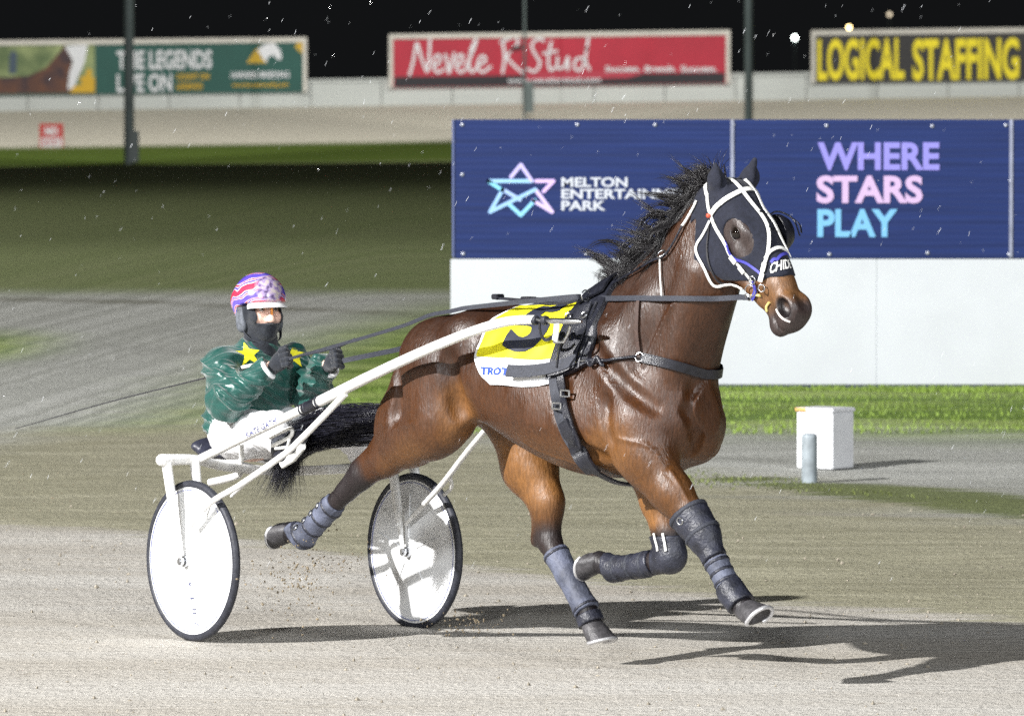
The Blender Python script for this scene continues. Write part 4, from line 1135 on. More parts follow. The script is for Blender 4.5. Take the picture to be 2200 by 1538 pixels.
# girth: two straps that run down and forward under the chest
for dx_, w_, mm, of in ((-9, .040, 'black_web', .014), (8, .034, 'black_leather', .020)):
    P_, nn_ = skin_path([(1196 + dx_, 792), (1201 + dx_, 840), (1210 + dx_, 890), (1226 + dx_, 935), (1246 + dx_ * .6, 972), (1264, 998), (1278, 1012)], of, 40)
    obj('girth', ribbon(P_, nn_, w_, .006), M[mm], harness)
    P2, n2 = B.onto(resample([P_[-1], (P_[-1][0] + .01, 0, .80), P_[-1] * [1, -1, 1], P_[24] * [1, -1, 1], P_[12] * [1, -1, 1], P_[0] * [1, -1, 1]], 40), of)
    obj('girth', ribbon(P2, n2, w_, .006), M[mm], harness)
for bp_ in ((1214, 845), (1196, 872)):
    c_ = skin_at(*bp_, .030)
    obj('buckle', join(tube([c_ + [-.024, 0, .012], c_ + [.024, 0, .012]], .0045, 6), tube([c_ + [-.024, 0, -.012], c_ + [.024, 0, -.012]], .0045, 6), tube([c_ + [-.024, 0, -.012], c_ + [-.024, 0, .012]], .0045, 6), tube([c_ + [.024, 0, -.012], c_ + [.024, 0, .012]], .0045, 6)), M['steel'], harness)
P_, n_ = skin_path([(1213, 905), (1226, 938), (1244, 972), (1262, 998), (1276, 1012)], .021, 16); obj('girth_pad', ribbon(P_, n_, np.linspace(.060, .075, 16), .012), M['black_leather'], harness)
# breast strap
P_, n_ = skin_path([(1378, 768), (1420, 777), (1460, 787), (1492, 797), (1512, 803)], .010, 22)
P2, n2 = B.onto(resample([P_[-1], P_[-1] + [-.03, .08, .0], (2.40, .165, P_[-1][2] + .02), (2.22, .24, 1.20), (2.06, .27, 1.20)], 22), .010)
P_ = np.vstack([P_[:-1], P2]); n_ = np.vstack([n_[:-1], n2])
obj('breast_strap', ribbon(P_, n_, .040, .005), M['black_leather'], harness)
q0 = skin_at(1374, 767, .016)[None]; qn = B.grad(q0, .02)
obj('ring', ring(q0[0], qn[0], .018, .0035, 18, 6), M['steel'], harness)
P_, n_ = skin_path([(1240, 781), (1262, 774), (1285, 776), (1310, 773), (1340, 769), (1368, 766)], .013, 16)
obj('tug', tube(P_, [.0055] * 3 + [.010, .012, .010, .012, .009] + [.0065] * 8, 7), M['black_leather'], harness)
obj('snap', tube(P_[:4] + n_[:4] * .012, .006, 7), M['steel'], harness)
P_ = np.array([skin_at(1262 + 5 * i, 776 + 9 * math.sin(i * 1.2), .020) for i in range(8)])
obj('knot', tube(P_, .008, 7, n=24), M['black_leather'], harness)
P_, n_ = skin_path([(1373, 640), (1370, 680), (1369, 720), (1373, 760)], .006, 20)
obj('neck_strap', ribbon(P_, n_, .016, .005), mat('brown_leather', (.05, .028, .022), .4, var=.3, scale=60), harness)
# terrets on the saddle top and the shaft tug
for sd in (-1, 1):
    tpnt = D.pt(sx0 + .09, sd * .135, .050)
    obj('terret', ring(tpnt + np.array([0, sd * .008, .012]), (1, 0, 0), .022, .003, 20, 6), M['steel'], harness)
    for k_ in range(2):
        p_ = D.pt(sx0 + .04 + .07 * k_, sd * (.20 + .02 * (k_ % 2)), .055); obj('ring', ring(p_, B.grad(p_[None], .02)[0] + np.array([.3, 0, 0]), .013, .003, 14, 5), M['steel'], harness)
tipH = hp(1150, 687, -.355); endH = hp(1250, 691, -.345)
c_ = hp(1197, 728, -.345)
obj('tug_plate', ribbon(np.array([hp(1198, 692, -.352), hp(1196, 715, -.350), hp(1193, 732, -.348)]), np.array([-.1, -1, 0.]), .030, .006), M['white_web'], harness)
obj('tug_bracket', tube([hp(1226, 700, -.345), hp(1222, 715, -.345), hp(1212, 735, -.345), hp(1190, 735, -.345)], .006, 7), M['steel'], harness)
obj('tug_loop', ribbon(resample([hp(1160, 690, -.36), hp(1162, 715, -.345), hp(1172, 730, -.335), hp(1186, 725, -.335), hp(1192, 712, -.335)], 16), np.array([-.2, -1, 0.1]), .014, .004), M['black_leather'], harness)
obj('tug_strap', tube([hp(1204, 735, -.345), hp(1200, 760, -.335), hp(1196, 790, -.33)], .005, 6), M['black_leather'], harness)
# back strap and buckles along the spine
P_ = np.array([D.pt(x_, -.0001, .016) for x_ in np.linspace(1.37, sx0, 20)]); nn_ = B.grad(P_, .03)
obj('back_strap', ribbon(P_, nn_, .03, .010), M['black_leather'], harness)
for px_, sz in ((1070, .02), (1135, .03), (1150, .018)):
    p_ = D.pt(hp(px_, 640, 0)[0], -.001, .028); obj('buckle', bevel_box(p_[0] - sz, p_[0] + sz, -.022, .022, p_[2] - .01, p_[2] + .012, .004), M['black_leather'], harness)

# ------------------------------------------------------------------ bridle over the hood
bridle = thing('bridle', 'white webbing bridle with bit rings on the horse head', 'bridle', H)
def head_strap(name, px, w, m, off=.0085, lat=-.085, th=.004, n=26, mirror=True):
    """px: pixel points on the near side of the head, or (a, b, y) points of the head's own axes"""
    P0 = np.array([hp(p[0], p[1], p[2] if len(p) > 2 else lat) for p in px]); P_ = resample(P0, n)
    P_, n_ = B.onto(P_, off, 20)
    obj(name, ribbon(P_, n_, w, th), m, bridle)
    if mirror:
        P2 = P_ * [1, -1, 1]; P2, n2 = B.onto(P2, off); obj(name, ribbon(P2, n2, w, th), m, bridle)
head_strap('cheek_strap', [(1524, 418), (1536, 458), (1548, 492), (1580, 551), (1600, 590), (1612, 608)], .014, M['white_web'])
for t in (.62, .80):
    P_ = np.array([hp(1536 + 70 * t, 458 + 140 * t, -.085), hp(1543 + 70 * t, 474 + 140 * t, -.085)]); P_, n_ = B.onto(P_, .0125, 20); obj('keeper', ribbon(resample(P_, 4), n_[0], .024, .004), M['white_web'], bridle)
head_strap('browband', [(1536, 460, -.09), (1550, 444, -.08), (1572, 430, -.055), (1600, 421, 0.0)], .020, M['white_web'], .0095)
head_strap('crown_strap', [(1524, 420, -.085), (1518, 408, -.075), (1516, 396, -.05)], .018, M['white_web'])
head_strap('overcheck', [(1569, 405, -.02), (1602, 436, -.022), (1632, 463, -.02), (1650, 498, -.03), (1650, 540, -.055), (1641, 580, -.065), (1637, 606, -.065)], .014, M['white_web'], .011, mirror=False)
head_strap('overcheck', [(1592, 403, .02), (1622, 432, .018), (1642, 470, .01), (1662, 502, .012), (1676, 525, .02), (1690, 556, .035)], .012, M['white_web'], .011, mirror=False)
head_strap('noseband', [(1645, 556, -.06), (1656, 540, -.045), (1674, 533, -.01), (1690, 543, .03)], .013, M['white_web'], .010, mirror=False)
head_strap('throat_latch', [(1535, 474), (1518, 508), (1506, 533), (1512, 570), (1526, 600), (1542, 618), (1586, 627)], .010, M['white_web'])
head_strap('under_strap', [(1533, 482), (1528, 520), (1529, 560), (1540, 600), (1556, 622)], .007, mat('black_cord', (.012, .012, .016), .5), .007)
head_strap('blue_strap', [(1563, 518), (1582, 546), (1607, 567), (1632, 588), (1636, 596)], .011, M['blue_web'], .0085)
head_strap('blue_strap', [(1651, 560), (1660, 548), (1672, 541), (1686, 548, .02)], .013, M['blue_web'], .0078, mirror=False)
head_strap('curb', [(1612, 606), (1616, 622), (1610, 640), (1602, 650)], .018, M['blue_web'], .008)
for t in ((1641, 574), (1638, 598)):
    P_ = np.array([hp(t[0] + 3, t[1] - 9, -.065), hp(t[0], t[1] + 9, -.065)]); P_, n_ = B.onto(P_, .013, 20); obj('keeper', ribbon(resample(P_, 4), n_[0], .020, .004), M['white_web'], bridle)
for px_, R_ in (((1619, 601), .015), ((1637, 619), .014), ((1608, 626), .024), ((1600, 642), .015)):
    p_, n_ = B.onto(np.array([hp(px_[0], px_[1], -.08)]), .014, 20); obj('bit_ring', ring(p_[0], n_[0] + np.array([.15, 0, 0]), R_, .0028, 22, 6), M['steel'], bridle)
    p2 = p_ * [1, -1, 1]; obj('bit_ring', ring(p2[0], (n_[0] + np.array([.15, 0, 0])) * [1, -1, 1], R_, .0028, 22, 6), M['steel'], bridle)
p_, n_ = B.onto(np.array([hp(1534, 463, -.09)]), .015, 20)
obj('red_tag', lathe(p_[0], n_[0], [(0, .010), (.008, .009), (.010, .003), (.010, 0)], 10), mat('red_tag', (.55, .08, .04), .5), bridle)
P_, n_ = B.onto(resample([hp(1612, 636, -.06), hp(1622, 634, -.06), hp(1636, 634, -.055)], 8), .006, 20); obj('bit_tie', tube(P_, .006, 6), mat('yellow_rubber', (.62, .50, .18), .5), bridle)
P_, n_ = B.onto(resample([hp(1652, 650, -.05), hp(1645, 660, -.05), hp(1646, 670, -.045)], 8), .003, 20); obj('bit_tie', tube(P_, .006, 6), bpy.data.materials['yellow_rubber'], bridle)
P_, n_ = skin_path([(1668, 664), (1674, 676), (1684, 686), (1698, 691)], .0015, 12); obj('lip', ribbon(P_, n_, .008, .002), mat('pale_lip', (.62, .58, .55), .4), horse)
for (a, b_) in (((1632, 462), (1641, 460)), ((1649, 494), (1660, 497))):
    P_, n_ = B.onto(resample([hp(a[0] - 3, a[1], -.02), hp(b_[0], b_[1], .0)], 5), .0155, 20); obj('keeper', ribbon(P_, n_, .008, .003), M['black_leather'], bridle)
# blinker cup by the far eye
bc = hd(.235, .030, .115)
ax = np.array([.30, .93, .18]); ax /= np.linalg.norm(ax)
prof = [(r_ * 1.3, h_ * 1.25) for r_, h_ in [(.0, .050), (.022, .046), (.042, .034), (.056, .014), (.060, -.004), (.057, -.006), (.052, .012), (.038, .030), (.02, .040), (0, .044)]]
obj('blinker', lathe(bc - ax * .012, ax, prof, 24), M['black_leather'], bridle)
obj('blinker_strap', tube([hd(.17, .03, .06), hd(.15, .055, .12), hd(.20, .075, .165), hd(.28, .07, .16)], .0035, 6, n=16), M['black_leather'], bridle)
obj('blinker_flap', ribbon(resample([hd(.19, .075, .158), hd(.235, .085, .172), hd(.27, .075, .170)], 6), np.array([.7, .4, .3]), .022, .002), M['black_leather'], bridle)
# maker's lettering on the nose of the hood
tv, tf = text_vf('CHIDE', .02, 0., .25)
keep = [q_ for q_ in tf]
cA, cB = hp(1657, 590, -.055), hp(1706, 574, .015)
updir = hp(1655, 566, -.055) - hp(1657, 590, -.055)
P_ = cA + tv[:, :1] * (cB - cA) + tv[:, 1:2] * updir * .95
P_, n_ = B.onto(P_, .0085, 24)
obj('lettering', (P_, [q_ for q_ in keep]), M['white_web'], horse)
# overcheck line to the saddle, and its hanger
P_, n_ = B.onto(resample([hp(1512, 437, -.05), hp(1500, 456, -.06), hp(1486, 480, -.07), hp(1478, 492, -.075)], 14), .010, 20); obj('check_strap', ribbon(P_, n_, .010, .004), M['white_web'], bridle)
P_, n_ = B.onto(resample([hp(1480, 490, -.075), hp(1462, 525, -.09), hp(1440, 555, -.10), hp(1410, 566, -.10), hp(1330, 612, -.08), hp(1240, 636, -.03)], 30), .012, 20); obj('check_line', ribbon(P_, n_, .009, .004), M['black_leather'], bridle)
p_, n_ = B.onto(np.array([hp(1436, 550, -.10)]), .018, 20); obj('check_ring', ring(p_[0], n_[0] + np.array([0, 0, .8]), .020, .003, 18, 6), M['steel'], bridle)
P_, n_ = B.onto(resample([hp(1432, 558, -.10), hp(1429, 600, -.12), hp(1427, 640, -.14)], 18), .012, 20); obj('rein_hanger', tube(P_, .0035, 6), M['white_web'], bridle)

# ------------------------------------------------------------------ reins
def S2H(p): return H.local(S.world(np.asarray(p, float)[None])[0])
def H2S(p): return S.local(H.world(np.asarray(p, float)[None])[0])
handR = S.at(602, 776, -.10); handL = S.at(716, 776, .13)
tR = D.pt(sx0 + .09, .135, .050) + np.array([0, -.008, .012])
bitp, _ = B.onto(np.array([hp(1600, 642, -.08)]), .012, 20)
q1 = np.array([skin_at(p_, 641, .016) for p_ in (1552, 1500, 1450, 1400, 1340, 1290, 1250)])
def clear(P_, off):
    for _ in range(6):
        d_ = B.sample(P_); g_ = B.grad(P_, .03); P_ = P_ + g_ * np.clip(off - d_, 0, .05)[:, None]
        P_[1:-1] = P_[1:-1] * .6 + (P_[:-2] + P_[2:]) * .2
    return P_
def rein(label, P_, w, name='rein', side=-1):
    T = np.gradient(P_, axis=0); n_ = np.cross(T, [0, 0, 1.]); n_ = n_ / (np.linalg.norm(n_, axis=1)[:, None] + 1e-9)
    return obj(name, ribbon(P_, n_, w, .005), M['black_web'], None, fr=H, label=label, cat='rein')
back1, back2 = hp(1060, 655, -.15), hp(975, 668, -.17)
R_ = np.vstack([resample([bitp[0], *q1, tR], 40), resample([tR, back1, back2, S2H(S.at(800, 720, -.16)), S2H(handR + [.05, 0, .01]), S2H(handR + [-.06, 0, -.012])], 50)[1:]])
R_ = clear(R_, .014)
wd = np.concatenate([np.full(40, .021), np.linspace(.021, .010, 49)])
rr = rein('near-side black rein running from the bit along the horse to the driver', R_, wd)
tL = tR * [1, -1, 1]; bL = bitp[0] * [1, -1, 1]; 
Lr = np.vstack([resample([bL, *(q1 * [1, -1, 1]), tL], 30), resample([tL, (1.45, .20, 1.47), hp(925, 733, .16), S2H(S.at(800, 762, .15)), S2H(handL + [.04, 0, .0]), S2H(handL + [-.05, 0, -.02])], 40)[1:]])
Lr = clear(Lr, .014)
rein('far-side black rein leading from the far glove behind the rump', Lr, np.concatenate([np.full(30, .021), np.full(39, .022)]))
hl = [S2H(S.at(640, 765, -.11)), S2H(S.at(690, 755, -.12)), S2H(S.at(735, 742, -.13)), S2H(S.at(762, 728, -.14))]
obj('hand_hold', tube(hl, .005, 6, n=16), M['black_web'], rr)

# ------------------------------------------------------------------ the sulky
sp = lambda px, py, lat: S.at(px, py, lat)
sulky = thing('sulky', 'white two-wheeled racing sulky with solid disc wheels behind the horse', 'sulky', S)
WX, WR = -.095, .343
def wheel(lat, z0, tilt):
    w = bpy.data.objects.new('wheel', None); COL.objects.link(w); w.parent = sulky; w.empty_display_size = .1
    w.location = (WX, lat, z0 + WR); w.rotation_euler = (tilt, 0, 0)
    ax_ = (0, 1, 0)
    obj('tyre', lathe((0, 0, 0), ax_, [(WR - .0175 + .0175 * math.cos(t), .0175 * math.sin(t)) for t in np.linspace(0, 2 * math.pi, 15)], 80), M['rubber'], w)
    prof = [(.0, -.034), (.03, -.034), (.06, -.031), (.16, -.024), (.27, -.015), (.300, -.012), (.302, -.0145), (.306, -.0145), (.308, -.012), (.314, -.012), (.316, -.009)]
    full = prof + [(r, -h) for r, h in prof[::-1]]
    obj('disc', lathe((0, 0, 0), ax_, full, 80), M['white_disc'], w, sharp=40)
    obj('rim_line', join(*[lathe((0, 0, 0), ax_, [(.3005, s_ * .0125), (.3010, s_ * .0160), (.3035, s_ * .0160), (.3040, s_ * .0125)], 80) for s_ in (-1,)]), mat('rim_line', (.10, .12, .30), .5), w)
    for k_ in range(5):       # spoke ribs under the skin of the disc
        a = 2 * math.pi * k_ / 5 + .35
        for s_ in (-1, 1):
            P_ = [(math.cos(a) * r, s_ * (.0345 - (r - .05) * .078), math.sin(a) * r) for r in (.06, .15, .25)]
            obj('rib', tube(P_, [.004, .0035, .002], 6), M['white_disc'], w)
    obj('hub', lathe((0, 0, 0), ax_, [(0, -.075), (.010, -.075), (.012, -.062), (.012, -.050), (.024, -.050), (.026, -.036), (.026, .036), (.024, .050), (.012, .050), (.012, .062), (.01, .075), (0, .075)], 24), M['steel'], w, sharp=40)
    return w
w1 = wheel(-.585, .0, -.008)
w2 = wheel(.585, -.012, .0)
a0 = math.radians(-78)
dr = np.array([math.cos(a0), 0, math.sin(a0)]); dt = np.array([-math.sin(a0), 0, math.cos(a0)])
for i, ch in enumerate('KINZ'):
    tv, tf = text_vf(ch, .0, .0)
    c_ = dr * (.105 + .055 * i)
    V_ = c_ + (tv[:, 1:2] - .5) * .028 * dt + (tv[:, :1] - .5) * (.022 if ch != 'I' else .006) * dr * 1.0
    V_[:, 1] = -(.0345 - (np.hypot(V_[:, 0], V_[:, 2]) - .05) * .072) - .001
    obj('lettering', (V_, tf), mat('wheel_print', (.06, .07, .16), .5), w1, smooth=False)
WP = M['white_paint']
zb_ = .765
xb = -.195
# forks either side of each wheel
def fork(lat, top, flat_, z0):
    hubp = np.array([WX, lat, z0 + WR])
    obj('fork', tube([top, lerp(top, hubp, .45), lerp(top, hubp, .8), hubp], [.030, .026, .014, .010], 12, flat=(1, .62)), WP, sulky)
    obj('dropout', lathe(hubp, (0, 1, 0), [(0, -.008), (.017, -.008), (.018, 0), (.017, .008), (0, .008)], 16), M['steel'], sulky)
fork(-.648, np.array([xb - .005, -.650, zb_]), 1, 0); fork(-.522, np.array([xb + .02, -.522, zb_]), 1, 0)
fork(.522, np.array([xb + .02, .522, zb_ - .055]), 1, -.012); fork(.648, np.array([xb, .650, zb_ - .055]), 1, -.012)
# arch: the bar that carries both wheels
obj('arch', tube([(xb - .008, -.672, zb_ + .005), (xb, -.66, zb_ + .006), (xb, -.50, zb_), (xb - .05, -.30, zb_ - .04), (xb - .10, 0, zb_ - .07), (xb - .05, .30, zb_ - .07), (xb, .50, zb_ - .05), (xb, .66, zb_ - .048)], [.026, .026, .022, .021, .021, .021, .022, .024], 12, n=40), WP, sulky)
# near shaft and far shaft
tipS = H2S(tipH)
sh = [sp(428, 987, -.50), sp(548, 928, -.49), sp(672, 869, -.475), sp(735, 838, -.465)]
obj('shaft', tube(resample(sh, 12), .0195, 12), WP, sulky)
sleeve = [sp(688, 862, -.472), sp(800, 806, -.455), sp(910, 755, -.435), sp(1010, 714, -.41), sp(1075, 694, -.395), H2S(hp(1115, 688, -.362)), tipS]
obj('shaft_sleeve', tube(sleeve, [.0235, .0225, .0215, .0205, .0200, .0195, .0185], 14, n=40), WP, sulky)
obj('shaft_clamp', tube([sp(655, 878, -.477), sp(680, 866, -.474)], .0255, 14), M['black_leather'], sulky)
for t_ in (650, 660, 684): obj('clamp_ring', ring(sp(t_, 880 - (t_ - 650) * .49, -.477), sp(735, 838, -.465) - sp(672, 869, -.475), .0225, .004, 18, 6), M['rubber'], sulky)
obj('shaft_tip', tube(resample([tipS, H2S(hp(1180, 689, -.355)), H2S(hp(1215, 690, -.35)), H2S(endH)], 12), [.008, .008, .008, .008, .012, .013, .012, .013, .013, .012, .010, .006], 10), M['steel'], sulky)
for px_ in (1150, 1171): obj('stopper', lathe(H2S(hp(px_, 688, -.355)), H2S(endH) - tipS, [(0, -.012), (.018, -.010), (.020, 0), (.018, .010), (0, .012)], 16), M['rubber'], sulky)
mir = lambda p: np.array([p[0], -p[1], p[2] - .05])
tipL = H2S(tipH * [1, -1, 1])
obj('shaft', tube(resample([mir(sh[0]), mir(sh[1]), mir(sh[2]), mir(sh[3])], 12), .0195, 12), WP, sulky)
obj('shaft_sleeve', tube([mir(sleeve[0]), mir(sleeve[1]) + [0, 0, .01], lerp(mir(sleeve[2]), tipL, .1), lerp(mir(sleeve[3]), tipL, .35) + [0, .05, .02], tipL], [.0265, .0255, .0245, .022, .020], 14, n=40), WP, sulky)
# stays from the shaft down to the forks
obj('stay', tube([sp(742, 846, -.470), sp(640, 950, -.53), sp(598, 985, -.56), sp(515, 1042, -.60), sp(455, 1078, -.635), sp(408, 1130, -.655)], [.014, .014, .014, .0135, .0125, .010], 10, n=36), WP, sulky)
obj('stay_brace', tube([sp(530, 1035, -.59), sp(512, 1052, -.555), sp(497, 1066, -.54)], .007, 8), WP, sulky)
obj('stay_brace', tube([sp(418, 1122, -.655), sp(450, 1085, -.60), sp(470, 1062, -.56)], .007, 8), WP, sulky)
obj('stay', tube([sp(1050, 915, .36), sp(1000, 975, .42), sp(950, 1040, .47), sp(900, 1095, .515), sp(872, 1125, .52)], [.013, .013, .013, .012, .010], 10, n=30), WP, sulky)
obj('stay_brace', tube([sp(966, 1020, .46), sp(970, 1046, .50), sp(955, 1062, .53)], .009, 8, n=10), WP, sulky)
# seat and its bars
seatc = sp(492, 972, 0.0)
se = Vox(seatc - [.24, .26, .14], seatc + [.30, .26, .14], .008)
se.ell(seatc + [.05, 0, .0], (.15, .16, .035), .02); se.ell(seatc + [-.07, 0, .03], (.045, .15, .04), .05)
v_, q_ = nets(se.d, se.lo, se.h); fast_mesh('seat', relax(v_, q_, 2), q_, mat('seat_vinyl', (.03, .032, .05), .4, var=.2, scale=30), sulky)
obj('seat_bar', tube([sp(455, 992, -.20), sp(490, 993, -.20), sp(516, 991, -.21), sp(519, 975, -.23), sp(518, 950, -.30)], .012, 10, n=24), WP, sulky)
obj('seat_bar', tube([sp(452, 1036, -.22), sp(480, 1030, -.22), sp(510, 1021, -.22), sp(517, 1010, -.22), sp(516, 990, -.22)], [.017, .017, .016, .012, .010], 10, n=24), WP, sulky)
obj('seat_post', tube([seatc + [0, -.1, -.02], (xb - .08, -.1, zb_ - .06)], .014, 8), M['steel'], sulky); obj('seat_post', tube([seatc + [0, .1, -.02], (xb - .08, .1, zb_ - .07)], .014, 8), M['steel'], sulky)
for s_ in (-1, 1):
    rf = lambda px, py: sp(px, py, -.40) * [1, s_, 1] - np.array([0, 0, .05 if s_ > 0 else 0])
    obj('stirrup', tube([rf(580, 915), rf(600, 905), rf(622, 895), rf(628, 900), rf(624, 912), rf(606, 922), rf(585, 932)], .009, 8, n=28), WP, sulky)
    obj('stirrup_stay', tube([rf(624, 908), rf(618, 935), rf(592, 938)], .007, 8), WP, sulky)
# owner's lettering along the near shaft
tv, tf = text_vf('KATE GATH', .0, .0)
A0, A1 = sp(536, 934, -.4935), sp(600, 902, -.4855)
dirs = (A1 - A0) / np.linalg.norm(A1 - A0); upv = np.cross(np.array([0, -1., 0]), dirs); upv = upv / np.linalg.norm(upv); upv = upv if upv[2] > 0 else -upv
ang = (tv[:, 1:2] - .5) * 1.25
V_ = A0 + tv[:, :1] * (A1 - A0)
V_ = V_ + (np.array([[0, -1., 0]]) * np.cos(ang) + upv * np.sin(ang)) * .0208 + np.array([0, .0, 0])
obj('lettering', (V_, tf), mat('shaft_print', (.03, .04, .20), .5), sulky, smooth=False)

# ------------------------------------------------------------------ the driver
person = thing('person', 'driver in green and yellow star silks, helmet and white trousers on the sulky', 'person', S)
hip = np.array([-.50, 0, .85]); chest = np.array([-.475, 0, 1.08]); neck = np.array([-.445, 0, 1.235]); Hc = sp(560, 668, 0)
shR = np.array([-.465, -.175, 1.155]); shL = np.array([-.455, .175, 1.150])
elR = sp(492, 858, -.26); elL = sp(672, 852, .21)
kneeR_ = sp(590, 926, -.20); footR = sp(612, 965, -.33); kneeL_ = sp(735, 915, .15); footL = sp(775, 972, .30)
hipR, hipL = hip + [0.02, -.10, .0], hip + [.02, .10, 0]
Pn = Vox((-.78, -.5, .62), (.45, .5, 1.62), .0055)
def man(vx, grow, parts):
    if 'torso' in parts:
        vx.cone(hip, chest, .135 + grow, .150 + grow, .03, ws=1.18, wt=.85); vx.cone(chest, neck, .140 + grow, .06 + grow * .4, .06, ws=1.15, wt=.8)
        vx.cone(shR, shL, .062 + grow, .062 + grow, .06)
    if 'arms' in parts:
        vx.chain([shR, elR, handR + [-.04, 0, -.01]], [.062 + grow, .050 + grow, .030 + grow * .7], .04); vx.chain([shL, elL, handL + [-.05, 0, -.015]], [.062 + grow, .050 + grow, .030 + grow * .7], .04)
    if 'legs' in parts:
        vx.chain([hipR, kneeR_, footR], [.098 + grow, .064 + grow, .040 + grow], .04); vx.chain([hipL, kneeL_, footL], [.098 + grow, .064 + grow, .040 + grow], .04)
        vx.ell(hip, (.15 + grow, .175 + grow, .11 + grow), .05)
man(Pn, -.012, ('torso', 'arms', 'legs'))
Pn.cone(neck + [0, 0, -.05], Hc + [-.005, 0, -.05], .052, .052, .03)
# head: facing ahead, turned a little to the near side
fa = np.array([.985, -.17, 0]); fs = np.array([.17, .985, 0]); fu = np.array([0, 0, 1.])
hq = lambda f_, s_, u_: Hc + fa * f_ + fs * s_ + fu * u_
FR = np.array([fa, fs, fu])
Pn.ell(hq(-.01, 0, .03), (.098, .076, .095), .03, FR); Pn.ell(hq(.02, 0, -.05), (.075, .062, .075), .04, FR); Pn.ell(hq(.068, 0, -.098), (.025, .026, .020), .03, FR)
Pn.cone(hq(.088, 0, .008), hq(.114, 0, -.034), .010, .015, .012); Pn.ell(hq(.100, .013, -.038), (.012, .009, .008), .01, FR); Pn.ell(hq(.100, -.013, -.038), (.012, .009, .008), .01, FR)
for s_ in (-1, 1):
    Pn.ell(hq(.092, s_ * .032, .010), (.014, .018, .012), .012, FR, sub=True); Pn.cone(hq(.090, s_ * .014, .028), hq(.078, s_ * .050, .027), .009, .007, .015)
    Pn.ell(hq(.066, s_ * .042, -.026), (.026, .022, .020), .03, FR); Pn.ell(hq(.0, s_ * .078, -.005), (.018, .009, .030), .01, FR)
Pn.cone(hq(.094, -.018, -.070), hq(.094, .018, -.070), .008, .008, .01)
v_, q_ = nets(Pn.d, Pn.lo, Pn.h)
fast_mesh('body', relax(v_, q_, 1, .4), q_, mat('skin', (.72, .47, .38), .45, .4, var=.06, scale=40), person)
for s_ in (-1, 1):
    obj('eyeball', lathe(hq(.078, s_ * .032, .010), fa, [(.0115 * math.sin(t), .0115 * math.cos(t)) for t in np.linspace(.02, 2.2, 9)], 14), mat('eye_white', (.55, .52, .5), .2), person)
    obj('iris', lathe(hq(.078, s_ * .032, .010), fa, [(.0, .0124), (.0055, .0112)], 12), M['eye'], person)
    obj('eyebrow', tube([hq(.101, s_ * .013, .030), hq(.099, s_ * .030, .034), hq(.088, s_ * .050, .029)], [.003, .0035, .002], 6), M['hair'], person)
# balaclava and scarf
Bl = Vox(Hc - .24, Hc + .24, .0055)
Bl.d = np.minimum(Bl.d, .5)
XX, YY, ZZ = np.meshgrid(*Bl.ax, indexing='ij'); pts_ = np.stack([XX, YY, ZZ], -1).reshape(-1, 3)
dh = Pn.sample(pts_).reshape(XX.shape) - .0075
rl = pts_ - Hc; f_ = (rl @ fa).reshape(XX.shape); s2_ = (rl @ fs).reshape(XX.shape); u_ = (rl @ fu).reshape(XX.shape)
opening = np.maximum(np.maximum(.035 - f_, -(u_ + .050)), u_ - .07); opening = np.maximum(opening, np.abs(s2_) - .058)
dB = np.maximum(np.maximum(dh, -opening), -(u_ + .19))
v_, q_ = nets(np.pad(dB, 1, constant_values=.1), Bl.lo - Bl.h, Bl.h); v_ = relax(v_, q_, 2, .4)
Msc = mat('black_fleece', (.016, .019, .026), .85, .2, var=.3, scale=90, bump=.4, bscale=200, sheen=.3)
fast_mesh('face_mask', v_, q_, Msc, person)
sc_ = Vox(neck - [.16, .16, .12], neck + [.2, .16, .16], .006)
for k_, (r_, z_, f_) in enumerate(((.082, -.035, 0), (.076, .00, .008), (.070, .035, .018))): sc_.ell(neck + [f_ + .01, 0, z_], (r_, r_ * .95, .034), .022)
v_, q_ = nets(sc_.d, sc_.lo, sc_.h); fast_mesh('scarf', relax(v_, q_, 2), q_, Msc, person)
